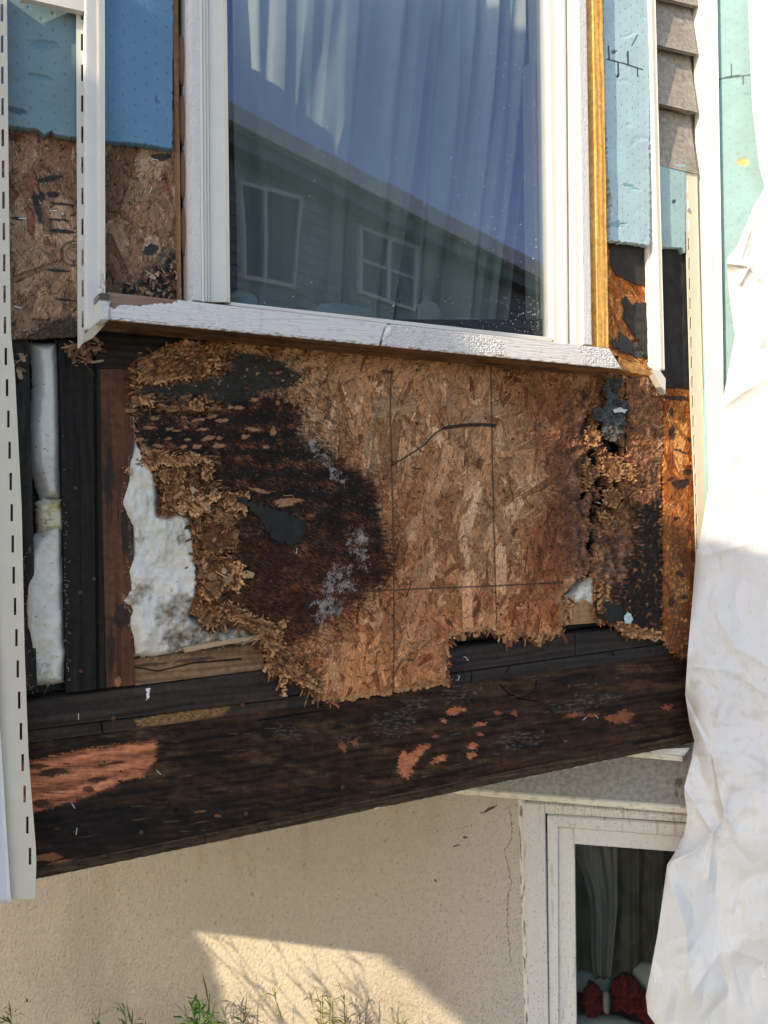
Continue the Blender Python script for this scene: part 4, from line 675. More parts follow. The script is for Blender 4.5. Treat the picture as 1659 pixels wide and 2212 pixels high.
# ---- glass wool batts
def ins_fn(pillow, stains=(), amp=.010, sc=14, seed=1, base=(.92, .89, .81), poly=None, edge=26):
    def f(U, V, X, Y):
        n = fbm(U*sc, V*sc*.8, 4, seed); n2 = ridge(U*sc*1.6, V*sc*1.3, 3, seed+4); c = np.array(base)*(1+.05*n+.03*fbm(U*90, V*90, 3, seed+2))[..., None]
        e = sst(0, edge, sdf(X, Y, poly)) if poly else 1
        h = pillow*np.sqrt(np.clip(e, 0, 1))-pillow+amp*1.3*fbm(U*sc*.8, V*sc*.6, 2, seed)+amp*.45*(n2-.5)+.0018*fbm(U*110, V*60, 4, seed+5)+amp*.26*fbm(U*34, V*26, 3, seed+6)
        for (pts, k, a, sf) in stains: m_ = pm(X+22*fbm(X/16, Y/16, 4, seed+7), Y+22*fbm(X/16, Y/16, 4, seed+8), pts, sf*1.6); c = mix(c, np.array(k)*(1+.6*fbm(X/9, Y/9, 3, 6))[..., None], m_*a*np.clip(.75+.8*fbm(X/20, Y/14, 3, 9), 0, 1)); h = h-.004*m_
        r = np.random.default_rng(seed); sp = [(r.uniform(X.min(), X.max()), r.uniform(Y.min(), Y.max()), r.uniform(.8, 2.5), r.uniform(.8, 1.6), 0) for _ in range(50)]; c = mix(c, (.16, .10, .05), .8*ellip(X, Y, sp, .4, 5))
        return c, h
    return f
def fibres(poly, d, n, parent, seed, edge_only=True, c=(.85, .84, .80)):
    r = np.random.default_rng(seed); mb = MB(); pts = poly+[poly[0]]; segs = [(pts[i], pts[i+1]) for i in range(len(poly))]; ln = np.array([math.hypot(b[0]-a[0], b[1]-a[1]) for a, b in segs]); pr = ln/ln.sum(); P = np.array(poly)
    for k in range(n):
        if r.random() < .55: i = r.choice(len(segs), p=pr); t = r.random(); a, b = segs[i]; x, y = a[0]+(b[0]-a[0])*t+r.normal(0, 1.5), a[1]+(b[1]-a[1])*t+r.normal(0, 1.5)
        else:
            x, y = r.uniform(P[:, 0].min(), P[:, 0].max()), r.uniform(P[:, 1].min(), P[:, 1].max())
            if not inpoly(np.array([x]), np.array([y]), poly)[0]: continue
        u, v = uv(x, y, W, d); u, v = float(u), float(v); a = r.uniform(0, 6.28); ca = r.normal(0, .35); L_ = r.uniform(.003, .009); m_ = 6; V = []; dd = d+r.uniform(-.006, .003)
        for j in range(m_):
            wd = .00012; V += [W.P(u-wd*math.sin(a), v+wd*math.cos(a), dd), W.P(u+wd*math.sin(a), v-wd*math.cos(a), dd), W.P(u, v, dd+wd)]; u += L_/m_*math.cos(a); v += L_/m_*math.sin(a); dd += r.normal(.0006, .0008); a += ca+r.normal(0, .25)
        mb.add(V, [(3*j+q, 3*j+(q+1) % 3, 3*j+3+(q+1) % 3, 3*j+3+q) for j in range(m_-1) for q in range(3)], c)
    tag(mb.build('fibres', 'ins', parent), None, None, None, 'stuff')
def batt(poly, d, label, pillow, stains=(), seed=1, amp=.01, nf=300, wob=9, base=(.92, .89, .81), edge=26, sc=14):
    t = thing('insulation_batt', W.P(*[float(q) for q in uv(np.mean([p[0] for p in poly]), max(p[1] for p in poly), W, d)], d), label, 'insulation', 'glass wool insulation in the open stud cavities')
    slab('wool', W, poly, d, .05, .0016, ins_fn(pillow, stains, amp, sc, seed, base, poly, edge), 'ins', t, wob=wob, wsc=12, seed=seed)
    if nf: fibres(poly, d, nf//3, t, seed)
BR = (.20, .125, .055); TAN = (.42, .30, .14)
batt([(66, 734), (130, 734), (134, 800), (138, 1000), (140, 1082), (95, 1080), (84, 1050), (70, 1000), (68, 920), (76, 850), (76, 790)], -.014, 'smooth white insulation tube in the upper left cavity', .035, [([(60, 1000), (145, 990), (145, 1090), (60, 1090)], TAN, .3, 30)], 2, .003, 60, 2, (.84, .83, .78), 24, 6)
batt([(82, 1085), (95, 1078), (138, 1078), (142, 1145), (88, 1150), (84, 1120)], -.012, 'small yellowed lump of insulation between upper and lower white rolls', .02, [([(92, 1083), (145, 1080), (145, 1105), (100, 1103)], (.62, .46, .12), .9, 5), ([(95, 1120), (110, 1118), (106, 1135)], (.05, .04, .03), .9, 3)], 3, .005, 60, 3, (.75, .70, .52), 14)
batt([(92, 1146), (118, 1128), (142, 1128), (144, 1300), (148, 1400), (152, 1410), (146, 1440), (145, 1480), (115, 1488), (72, 1492), (56, 1470), (54, 1400), (46, 1360), (48, 1260), (58, 1200), (72, 1165)], -.006, 'thick white insulation filling the lower left cavity', .035, [([(96, 1430), (112, 1428), (112, 1470), (96, 1470)], (.3, .26, .18), .5, 6), ([(75, 1140), (145, 1130), (145, 1175), (70, 1185)], (.45, .36, .24), .35, 14)], 4, .014, 500, 6)
big_p = [(280, 868), (300, 880), (306, 960), (330, 995), (345, 1040), (352, 1070), (350, 1110), (385, 1100), (428, 1112), (432, 1190), (436, 1260), (430, 1300), (420, 1330), (460, 1352), (540, 1348), (560, 1375), (566, 1392), (480, 1400), (400, 1412), (340, 1424), (292, 1420), (290, 1380), (280, 1350), (285, 1320), (262, 1300), (275, 1270), (272, 1230), (285, 1200), (280, 1140), (262, 1090), (272, 1050), (278, 1000), (290, 960), (284, 920)]
batt(big_p, -.004, 'large torn white insulation batt with brown stains beside the broken panel edge', .028, [([(395, 1105), (425, 1108), (430, 1150), (408, 1142)], BR, .85, 5), ([(385, 1155), (405, 1158), (402, 1178), (388, 1174)], BR, .8, 5), ([(405, 1180), (425, 1190), (428, 1215), (412, 1210)], BR, .6, 6), ([(300, 1160), (308, 1140), (305, 1185)], BR, .8, 4), ([(295, 1265), (325, 1262), (330, 1285), (310, 1290), (290, 1310), (270, 1300), (275, 1285)], BR, .85, 6), ([(330, 1320), (365, 1290), (430, 1285), (425, 1345), (380, 1345), (340, 1350)], BR, .9, 8), ([(355, 1362), (430, 1345), (560, 1345), (570, 1385), (430, 1398), (370, 1412), (350, 1395)], (.16, .105, .065), .95, 8), ([(345, 1135), (380, 1130), (400, 1160), (420, 1240), (350, 1230)], (.62, .54, .38), .4, 30)], 5, .016, 1200, 9, edge=20)
batt([(1240, 1290), (1262, 1262), (1280, 1246), (1292, 1246), (1290, 1312), (1262, 1302), (1240, 1306)], -.016, 'little tuft of insulation in the notch low at the right of the panel', .012, [([(1232, 1240), (1295, 1236), (1290, 1260), (1240, 1280)], BR, .5, 8)], 6, .01, 80, 4)
tag(slab('paper_facing', W, [(395, 1400), (470, 1385), (560, 1372), (566, 1380), (480, 1394), (400, 1410)], .001, .001, .0012, flat_fn((.50, .36, .22), .2, .001), 'paper', None, wob=2, wsc=8), 'thin tan facing strip along the top of the light brown block', 'paper strip')
# ---- sill
def sill_fn(U, V, X, Y):
    n = fbm(U*60, V*200, 3, 3); lines = fbm(U*14, V*420, 3, 4); c = np.array([.70, .685, .69])*(1+.05*n)[..., None]; h = .0009*lines
    ag = pm(X, Y, [(832, 690), (1090, 735), (1098, 772), (828, 745)], 6)+pm(X, Y, [(1250, 740), (1325, 760), (1340, 796), (1255, 785)], 8); rg = ridge(X/5.5, Y/4.5, 2, 5); h = h+ag*(.0022*(rg-.5)); 
    ag2 = pm(X, Y, [(400, 650), (560, 665), (560, 715), (400, 703)], 20)*.6; h = h+ag2*.0016*(ridge(X/16, Y/6, 2, 6)-.5)
    top = 632+(X-238)*.1126; bw = pm(X+8*fbm(X/12, Y/8, 3, 6), Y+5*fbm(X/9, Y/6, 3, 7), [(235, 600), (385, 600), (382, 650), (370, 657), (330, 656), (300, 662), (265, 657), (243, 667), (236, 660)], 2.5)
    cw, hw = wood_tex(U, V, (.12, .075, .05), (.36, .24, .17), 'u', 23); c = np.where(bw[..., None] > .5, cw, c); h = h-.0012*bw
    c = mix(c, (.2, .15, .11), .7*ellip(X, Y, [(1080, 768, 12, 3, 10), (600, 720, 10, 2, 10)], .6, 3)); c, h = cut(c, h, X, Y, [(843, 697), (832, 712), (822, 745)], 2.2, (.03, .025, .02), .9, .004); c = mix(c, (.78, .77, .77), pm(X, Y, [(836, 700), (850, 704), (842, 722), (825, 735)], 2)); h = h+.003*pm(X, Y, [(836, 700), (850, 704), (842, 722), (825, 735)], 3)
    for p in ([(563, 664), (565, 716)], [(710, 678), (712, 690)], [(562, 690), (712, 690)]): c, h = cut(c, h, X, Y, p, .6, (.5, .48, .46), .5, .0006)
    lo = 687+(X-239)*.0995; e = sst(-5, 0, Y-lo+2*n); c = mix(c, (.25, .2, .15), e*sst(-.1, .3, fbm(X/14, Y/3, 3, 8)))
    fl = sst(.30, .34, fbm(X/22, Y/12, 3, 19))*(1-bw); c = mix(c, c*np.array([.8, .79, .80]), fl*.6); h = h-fl*.0004
    return c, h
sill = thing('window_sill', W.P(.0, .33, 0), 'peeling white painted wooden window sill with a bare end and dark underside', 'window sill')
board('sill_board', W, [(236, 631), (1316, 753), (1343, 797), (230, 689)], .085, .006, 1000, 46, sill_fn, 'paint', sill)
su, sv_ = uv([236, 1316, 1343, 230], [631, 753, 797, 689], W, .085)
def under_fn(U, V, X, Y): c, h = wood_tex(U, V, (.035, .022, .015), (.20, .115, .065), 'u', 26, fine=.6); return mix(c, BLK, .6*sst(.0, .35, fbm(X/80, Y/12, 3, 4))), h
und = Plane.__new__(Plane)
# body of the sill behind the painted face: sloping wood seen from below
s_, t_ = np.meshgrid(np.linspace(0, 1, 600), np.linspace(0, 1, 40)); UU = (su[3]*(1-s_)+su[2]*s_); VV0 = (sv_[3]*(1-s_)+sv_[2]*s_); DD = .079*(1-t_)+.0*t_; VVv = VV0+.001-.004*t_
UU = UU-.02*t_*(1-s_)*0; Pm = W.P(UU, VVv, DD); c_, h_ = wood_tex(UU, DD, (.05, .032, .022), (.34, .20, .11), 'u', 26, fine=.5); Xq, Yq = px(Pm); c_ = mix(c_, BLK, .6*sst(.05, .35, fbm(Xq/90, t_*2, 3, 4))); c_ = mix(c_, np.array([.36, .16, .05]), (.6*sst(1150, 1300, Xq))*sst(-.2, .2, fbm(Xq/30, t_*3, 2, 5)))
idx = np.arange(UU.size).reshape(UU.shape); q = np.stack([idx[:-1, :-1], idx[:-1, 1:], idx[1:, 1:], idx[1:, :-1]], -1).reshape(-1, 4)
Pm2 = W.P(UU, VVv+.030, DD); n_ = UU.size; q2 = q[:, ::-1]+n_; ed = [np.stack([e[:-1], e[1:], e[1:]+n_, e[:-1]+n_], -1) for e in (idx[:, 0], idx[:, -1], idx[-1, :])]
mk('sill_body', np.concatenate([Pm.reshape(-1, 3), Pm2.reshape(-1, 3)]), np.concatenate([q, q2]+ed), 'wood', sill, np.concatenate([c_.reshape(-1, 3)]*2))
def endf(U, V, X, Y): c = np.array([.66, .65, .65])*(1+.1*fbm(U*90, V*90, 3, 2))[..., None]; c = mix(c, (.06, .045, .035), .95*pm(X+4*fbm(X/6, Y/6, 2, 4), Y, [(210, 628), (240, 634), (238, 652), (212, 648)], 3)); return mix(c, (.1, .08, .06), .7*pm(X, Y, [(236, 640), (242, 640), (240, 692), (234, 690)], 2)), .0012*fbm(U*200, V*200, 3, 6)
board('end_block', W, [(213, 634), (237, 633), (236, 690), (217, 690)], .088, .05, 24, 50, endf, 'paint', sill)
def nb(U, V, X, Y): c, h = wood_tex(U, V, (.30, .12, .03), (.62, .34, .12), 'u', 27, amp=.002); return c, h
slab('broken_end', W, [(1318, 757), (1330, 764), (1345, 776), (1372, 784), (1412, 806), (1400, 812), (1343, 800)], .060, .03, .0012, nb, 'wood', sill, wob=4, wsc=8)
# ---- window
win = thing('window', W.P(.06, .39, 0), 'tall white framed bay window reflecting sky and a neighbour house', 'window')
def vb(mb, a0, b0, a1, b1, yb, d0, d1, c=None, yt=-80):
    e = lambda p, q: p+(q-p)*(yt/yb)
    mb.prism(W, [(e(a0, a1), yt), (e(b0, b1), yt), (b1, yb), (a1, yb)], d0, d1, c)
f = MB()
vb(f, 437, 444, 442, 448, 652, -.02, .040); vb(f, 444.3, 450, 448.3, 454, 652, -.02, .033); vb(f, 430, 436.7, 436, 441.7, 652, -.02, .046)
vb(f, 450.3, 484, 454.3, 491.5, 653, -.02, .024)
vb(f, 1185.5, 1204, 1195.5, 1211, 745, -.02, .024); vb(f, 1206, 1213, 1213, 1220, 745, -.02, .030); vb(f, 1215.5, 1222, 1222, 1227.5, 747, -.02, .036)
f.prism(W, [(497, 652), (1193, 729), (1193, 739), (497, 660)], -.02, .026); f.build('frame', 'white', win, bevel=.0012)
f = MB(); vb(f, 484.5, 490.5, 492, 497.5, 653, -.02, .030); f.build('glazing_bead', 'vinyl', win, bevel=.0008)
f = MB(); cw = (.72, .70, .70)
def casing_fn(U, V, X, Y):
    c = np.array([.70, .685, .68])*(1+.05*fbm(U*30, V*8, 3, 2))[..., None]; e = fbm(X/3, Y/9, 3, 3); g_ = sst(.12, .3, e+.2*fbm(X/8, Y/60, 2, 5)); c = mix(c, (.50, .45, .40), g_*.3); return c, .0012*e-.001*g_
board('casing', W, [(413, -80), (430, -80), (435, 650), (417, 648)], .046, .06, 16, 600, casing_fn, 'paint', win)
board('casing', W, [(1249, -80), (1265, -80), (1278.5, 745), (1261.5, 744)], .050, .053, 16, 600, casing_fn, 'paint', win)
f = MB(); vb(f, 1227, 1236, 1233, 1241, 747, -.02, .036); vb(f, 1238.5, 1248.5, 1243.5, 1261, 747, -.02, .042); f.build('casing_moulding', 'white', win, bevel=.001)
f = MB(); vb(f, 400, 411, 405, 416, 650, -.01, .018, (.60, .57, .56)); f.build('nailing_strip', 'vattr', win)
gp = [(485, -100), (1183, -100), (1193.5, 733), (494, 656)]; MB().prism(W, gp, .008, .012).build('glass', 'glass', win)
MB().prism(W, [(p[0]+(3 if p[0] < 900 else -3), p[1]) for p in gp], -.010, -.006).build('inner_glass', 'glass2', win)
f = MB(); vb(f, 1170, 1182, 1180, 1191, 727, -.06, -.012); vb(f, 1150, 1156, 1160, 1166, 725, -.07, -.03, None, 130); f.build('sash_stile', 'curtain', win)
r = np.random.default_rng(4); f = MB()
for k in range(220):
    x = 1165-abs(r.normal(0, 90)) if r.random() < .75 else r.uniform(520, 1180); y = r.uniform(90, 715) if r.random() < .6 else 640+80*r.random(); top_ = 651+(x-497)*.112-4
    if y > top_: continue
    u, v = uv(x, y, W, .0125); s0 = r.uniform(.0004, .0011)*(1.6 if r.random() < .08 else 1); a = r.uniform(0, 1); V = [W.P(float(u)+s0*math.cos(a+q*1.047), float(v)+s0*math.sin(a+q*1.047), .0121+dd) for dd in (0, .0005) for q in range(6)]; f.add(V, [tuple(range(6, 12))]+[(q, (q+1) % 6, 6+(q+1) % 6, 6+q) for q in range(6)], (.8, .8, .78))
tag(f.build('paint_specks', 'paint', win), None, None, None, 'stuff')
# curtains and bedding behind the glass
def curtain(name, pl, xl, xr, y0, y1, d, folds, label, m, seed, amp=.03, cfn=None, n=(260, 60), grp=None):
    s_, t_ = np.meshgrid(np.linspace(0, 1, n[0]), np.linspace(0, 1, n[1])); y = y0+(y1-y0)*t_; x = xl(y)+(xr(y)-xl(y))*s_; u, v = uv(x, y, pl, d); dd = d+amp*(fbm(s_*folds+.25*fbm(s_*2, t_*1.5, 2, seed+1), t_*.8, 2, seed)+.35*ridge(s_*folds*1.3, t_*.3, 2, seed+3))
    for fx, wd, k in [(.13, .04, .02), (.62, .03, .015), (.85, .03, .012)]: dd = dd+k*np.exp(-((s_-fx-.03*(t_-.5))/wd)**2)
    P = pl.P(u, v, dd); P2 = pl.P(u, v, dd-.002); idx = np.arange(s_.size).reshape(s_.shape); q = np.stack([idx[:-1, :-1], idx[:-1, 1:], idx[1:, 1:], idx[1:, :-1]], -1).reshape(-1, 4); N_ = s_.size
    ed = [np.stack([e[:-1], e[1:], e[1:]+N_, e[:-1]+N_], -1) for e in (idx[0], idx[-1], idx[:, 0], idx[:, -1])]
    C = cfn(s_, t_, x, y) if cfn else None
    o = mk(name, np.concatenate([P.reshape(-1, 3), P2.reshape(-1, 3)]), np.concatenate([q, q[:, ::-1]+N_]+ed), m, None, np.concatenate([C.reshape(-1, 3)]*2) if C is not None else None, True); return tag(o, label, 'curtain', grp)
curtain('curtain', W, lambda y: 500+0*y+10*(y/700), lambda y: 935-(y/690)*88, -90, 720, -.13, 3.0, 'left sheer pale curtain behind the bay window glass', 'curtain', 3, .035)
curtain('curtain', W, lambda y: 905-(y/690)*60, lambda y: 1172-(y/700)*72, -90, 750, -.20, 2.6, 'right sheer pale curtain behind the bay window glass', 'curtain', 7, .05)
def pillow(name, pl, x, y, rx, rz, d, label, m, seed, cat='pillow', th=.10, grp=None):
    n, k = 48, 28; A, B = np.meshgrid(np.linspace(0, 2*math.pi, n, endpoint=False), np.linspace(-math.pi/2, math.pi/2, k)); u, v = uv(x, y, pl, d); p = .75
    cu = np.sign(np.cos(A))*np.abs(np.cos(A))**p*np.cos(B); cv_ = np.sign(np.sin(A))*np.abs(np.sin(A))**p*np.cos(B); R_ = 1+.10*fbm(A*2, B*2, 3, seed)*np.cos(B)
    P = pl.P(float(u)+rx*cu*R_, float(v)+rz*cv_*R_, d+th*np.sin(B)); idx = np.arange(n*k).reshape(k, n); q = np.stack([idx[:-1], np.roll(idx[:-1], -1, 1), np.roll(idx[1:], -1, 1), idx[1:]], -1).reshape(-1, 4)
    return tag(mk(name, P.reshape(-1, 3), q, m, None, None, True), label, cat, grp)
pillow('pillow', W, 745, 705, .085, .045, -.055, 'low rounded pale pillow at the bottom centre behind the glass', 'bed', 1, th=.02)
pillow('pillow', W, 925, 690, .030, .040, -.055, 'small upright pale pillow at the bottom behind the glass', 'bed', 2, th=.02)
pillow('duvet', W, 1040, 742, .12, .055, -.06, 'pale duvet bunched at the lower right behind the bay window glass', 'bed', 3, 'duvet', .02)
pillow('duvet', W, 525, 662, .03, .03, -.06, 'corner of pale duvet at the lower left behind the bay window glass', 'bed', 4, 'duvet', .02)
# foam beads in the gaps
mb = MB(); 
for x, y, rx, ry in ((1281, 388, .007, .028), (1279, 432, .0055, .018), (1270, 80, .004, .05), (1282, 260, .004, .03)): pillow('foam_bead', W, x, y, rx, ry, .012 if x > 1275 else .0, '%s orange foam bead in the gap right of the window' % {388: 'largest', 432: 'lowest', 80: 'topmost, long flat', 260: 'small second'}[y], 'sprayfoam', y, 'foam bead', .012)
for i, y in enumerate((130, 260, 380, 500)): pillow('foam_bead', W, 393+i*2, y, .008, .045, .0, '%s brown foam bead in the gap left of the window' % ['topmost', 'second from top', 'third from top', 'lowest'][i], 'oldfoam' if 'oldfoam' in M else M.setdefault('oldfoam', mat('old_foam', (.16, .09, .05), .7, .4, 100)), y, 'foam bead', .012)
# ---- vinyl channels
def line_x(pts): ys = [p[1] for p in pts]; xs = [p[0] for p in pts]; return lambda y: float(np.interp(y, ys, xs))
def flange(mb, pl, xl, xr, y0, y1, d, slots, sw, sl_, th=.0016, c=None, bend=None):
    """slotted nailing flange: real openings; slots = list of (x, y) centres"""
    ys = [y0]+[q for (sx, sy) in slots for q in (sy-sl_/2, sy+sl_/2)]+[y1]; ys = [y for y in ys if y0 <= y <= y1]
    ys = sorted(set(ys)); sc = {}
    for a, b in zip(ys[:-1], ys[1:]):
        mid = (a+b)/2; s_ = [s for s in slots if abs(s[1]-mid) < sl_/2]
        if s_: sx = s_[0][0]; mb.prism(pl, [(xl(a), a), (sx-sw/2, a), (sx-sw/2, b), (xl(b), b)], d-th, d, c); mb.prism(pl, [(sx+sw/2, a), (xr(a), a), (xr(b), b), (sx+sw/2, b)], d-th, d, c)
        else: mb.prism(pl, [(xl(a), a), (xr(a), a), (xr(b), b), (xl(b), b)], d-th, d, c)
    return mb
def vstrip(name, pl, L_, R_, y0, y1, d, thick, c0, seed, parent, n=160, k=6, grime=()):
    ys = np.linspace(y0, y1, n); a = np.array([[L_(y), y] for y in ys]); b = np.array([[R_(y), y] for y in ys]); s_ = np.linspace(0, 1, k); X = a[:, None, 0]*(1-s_)+b[:, None, 0]*s_; Y = np.repeat(ys[:, None], k, 1)
    u, v = uv(X, Y, pl, d); nz = fbm(u*50, v*20, 4, seed); c = np.array(c0)*(1+.05*nz)[..., None]
    for (x, y, rx, ry, kk) in grime: c = mix(c, (.25, .22, .17), kk*ellip(X, Y, [(x, y, rx, ry, 0)], .8, seed)*sst(-.2, .3, fbm(X/5, Y/8, 3, seed+1)))
    dd = d+.0006*fbm(u*20, v*6, 2, seed+5); P = pl.P(u, v, dd); P2 = pl.P(u, v, d-thick); N_ = X.size; idx = np.arange(N_).reshape(X.shape); q = np.stack([idx[:-1, :-1], idx[:-1, 1:], idx[1:, 1:], idx[1:, :-1]], -1).reshape(-1, 4)
    ed = [np.stack([e[:-1], e[1:], e[1:]+N_, e[:-1]+N_], -1) for e in (idx[0], idx[-1], idx[:, 0], idx[:, -1])]
    return mk(name, np.concatenate([P.reshape(-1, 3), P2.reshape(-1, 3)]), np.concatenate([q]+ed), 'vattr', parent, np.concatenate([c.reshape(-1, 3)]*2))
VC = (.70, .67, .60)
chA = thing('siding_channel', W.P(-.66, -.6, .04), 'long slotted vinyl strip hanging down the far left edge', 'siding trim')
xrA = line_x([(13, -80), (15, 0), (20, 500), (24, 728), (32, 800), (37, 900), (47, 1100), (53, 1400), (62, 1640), (75, 1800), (79, 1850), (76, 1942)]); xlA = line_x([(-40, -80), (-25, 700), (-12, 1300), (1, 1570), (24, 1943)])
sl = []; y = -40.
xs_ = line_x([(4, 0), (6, 300), (11, 728), (22, 1000), (30, 1250), (41, 1503), (52, 1700), (65, 1850), (62, 1900)])
while y < 1915: sl.append((xs_(y), y)); y += 67.5
flange(MB(), W, xlA, xrA, -80, 1942, .052, sl, 5.5, 37, c=(.70, .64, .53)).build('slotted_flange', 'vattr', chA)
xe = lambda y: xlA(y); vstrip('channel_lip', W, lambda y: xlA(y)-45, lambda y: xlA(y)-.5, -80, 1950, .062, .03, (.62, .65, .70), 3, chA)
chB = thing('siding_channel', W.P(-.55, .3, .04), 'cut white trim channel with slots ending beside the left end of the sill', 'siding trim')
slb = [(180.5-1.8, y) for y in np.arange(-50, 745, 66.5)]
slb = [(177.5+ y/728*1.8, y+8) for _, y in slb]
flange(MB(), W, line_x([(164, -80), (168, 755)]), line_x([(183, -80), (184, 735)]), -80, 733, .030, [s for s in slb if s[1] < 715], 5.5, 36, c=(.62, .60, .54)).prism(W, [(168, 733), (184, 733), (184, 736), (168, 754)], .0284, .030, (.62, .60, .54)).build('slotted_flange', 'vattr', chB)
vstrip('channel_face', W, line_x([(183, -80), (184.5, 735)]), line_x([(211, -80), (216, 690)]), -80, 712, .046, .016, (.70, .68, .66), 5, chB)
vstrip('channel_lip', W, line_x([(213, -80), (215, 640)]), line_x([(226, -80), (227.5, 636)]), -80, 634, .050, .03, (.74, .70, .62), 6, chB, grime=[(222, 610, 10, 20, .8)])
MB().prism(W, [(184, 722), (212, 690), (229, 693), (226, 703), (200, 730), (184, 738)], .03, .047, (.50, .46, .36)).build('end_tab', 'vattr', chB)
o = MB().prism(W, [(45, -3), (183, -60), (183, 25), (67, -1)], .03, .044, (.68, .65, .60)).build('siding_channel', 'vattr'); tag(o, 'short horizontal white trim crossing the top left corner', 'siding trim')
chC = thing('siding_channel', W.P(.74, .3, .04), 'bright tapered white channel strip left of the lap siding offcut', 'siding trim')
vstrip('channel_face', W, line_x([(1402, -80), (1426, 796)]), line_x([(1415, -80), (1416, 0), (1437, 850)]), -80, 800, .036, .034, (.66, .62, .56), 7, chC, k=4)
vstrip('channel_lip', W, line_x([(1382, -80), (1406, 796)]), line_x([(1387, -80), (1411, 796)]), -80, 796, .012, .012, (.74, .71, .64), 8, chC, k=4, grime=[(1416, 765, 12, 14, .9)])
MB().prism(W, [(1408, 799), (1426, 800.5), (1438, 818), (1437.5, 852)], .018, .036, (.70, .67, .60)).build('end_tab', 'vattr', chC)
chD = thing('corner_channel', W.P(.86, -.3, .04), 'tall cream slotted corner trim running down beside the white paper', 'siding trim')
xr_ = line_x([(1500, -80), (1506, 372), (1507, 420), (1520, 900), (1535, 1240)]); xl_ = line_x([(1476, -80), (1478, 372), (1487, 700), (1492, 885), (1500, 1060), (1504, 1240)])
xsD = line_x([(1485, 400), (1497, 885), (1503, 1060), (1507, 1190)])
flange(MB(), W, xl_, xr_, 372, 1240, .016, [(xsD(y), y) for y in np.arange(400, 1235, 42.5)], 3.0, 25, c=(.74, .68, .54)).build('slotted_flange', 'vattr', chD); nail(W, 1487, 454, .016, chD, 'steel', .003, .005)
vstrip('channel_face', W, line_x([(1526, -80), (1541, 760), (1552, 1300)]), line_x([(1530, -80), (1545, 760), (1556, 1300)]), -80, 1300, .045, .045, (.74, .70, .62), 9, chD, k=4)
vstrip('channel_return', L, line_x([(1529, -80), (1545, 760), (1556, 1300)]), line_x([(1548, -80), (1562, 760), (1566, 1300)]), -80, 1300, .036, .034, (.70, .67, .61), 10, chD, k=6)
# ---- lap siding offcut between the trims
sd = thing('lap_siding', W.P(.8, .7, 0), 'weathered grey lap siding offcut high on the right between white trims', 'siding')
def lapf(U, V, X, Y): n = fbm(U*30, V*500, 3, 4); return np.array([.33, .30, .27])*(1+.28*n+.2*fbm(U*12, V*12, 3, 6))[..., None], .0006*n
MB().prism(W, [(1408, -80), (1530, -80), (1530, 372), (1414, 352)], -.03, -.016).build('backing', 'vinyl', sd)
s0 = [(-160, -120), (-28, 8), (98, 122), (226, 240), (350, 372)]
for i, (ya, yb) in enumerate([(-140, -8), (-30, 96), (95, 222), (222, 355)]):
    cs = [(1413, ya-4), (1508, ya+18), (1508, yb+21), (1413, yb-1)]; cu, cv = uv([c[0] for c in cs], [c[1] for c in cs], W, .02); s_, t_ = np.meshgrid(np.linspace(0, 1, 40), np.linspace(0, 1, 60)); bl = lambda a: (a[0]*(1-s_)+a[1]*s_)*(1-t_)+(a[3]*(1-s_)+a[2]*s_)*t_
    U, V = bl(cu), bl(cv); X, Y = px(W.P(U, V, .02)); c, h = lapf(U, V, X, Y); dd = -.006+.026*t_**1.0+.010*np.exp(-((t_-1)/.06)**2)*0+h; P = W.P(U, V, dd); P2 = W.P(U, V, dd-.012); N_ = U.size; idx = np.arange(N_).reshape(U.shape); q = np.stack([idx[:-1, :-1], idx[1:, :-1], idx[1:, 1:], idx[:-1, 1:]], -1).reshape(-1, 4); ed = [np.stack([e[:-1], e[1:], e[1:]+N_, e[:-1]+N_], -1) for e in (idx[0], idx[-1], idx[:, 0], idx[:, -1])]
    mk('siding_course', np.concatenate([P.reshape(-1, 3), P2.reshape(-1, 3)]), np.concatenate([q]+ed), 'wood', sd, np.concatenate([c.reshape(-1, 3)]*2))
# ================================================================ THE HOUSE WALL (plane L)
def stucco_fn(U, V, X, Y):
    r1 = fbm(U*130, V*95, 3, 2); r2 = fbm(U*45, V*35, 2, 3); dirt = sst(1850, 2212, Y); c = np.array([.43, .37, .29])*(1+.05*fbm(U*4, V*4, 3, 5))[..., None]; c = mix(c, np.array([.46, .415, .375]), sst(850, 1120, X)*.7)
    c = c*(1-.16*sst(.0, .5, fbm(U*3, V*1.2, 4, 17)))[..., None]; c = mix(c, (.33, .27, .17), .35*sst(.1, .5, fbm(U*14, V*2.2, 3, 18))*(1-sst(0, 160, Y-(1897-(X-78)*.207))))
    h = .0026*r1+.0012*r2
    # fly-speck dirt, denser at the right and low
    sp = sst(.37, .48, fbm(U*230, V*170, 2, 8)+.07*sst(700, 1100, X)+.10*dirt-.06); c = mix(c, (.10, .08, .06), sp*.55); sp2 = sst(.42, .55, fbm(U*60, V*50, 3, 9)); c = mix(c, (.16, .12, .07), sp2*.5)
    c, h = cut(c, h, X+3*fbm(X/9, Y/9, 2, 3), Y, [(1102, 1750), (1106, 1790), (1104, 1815), (1090, 1835), (1098, 1875), (1104, 1905), (1097, 1940), (1096, 2000), (1100, 2040), (1103, 2080)], .5, (.06, .05, .04), .8, .001, .8)
    c = mix(c, (.07, .05, .03), ellip(X, Y, [(1056, 1748, 20, 3.5, -25), (1005, 1809, 6, 3, 0), (985, 1827, 9, 2, -20), (941, 1902, 5, 2, 40), (58, 2161, 3, 5, 0), (40, 2405, 4, 4, 0)], .6, 5)); h = h+.002*ellip(X, Y, [(1056, 1748, 20, 3.5, -25)], .5, 5)
    return c, h
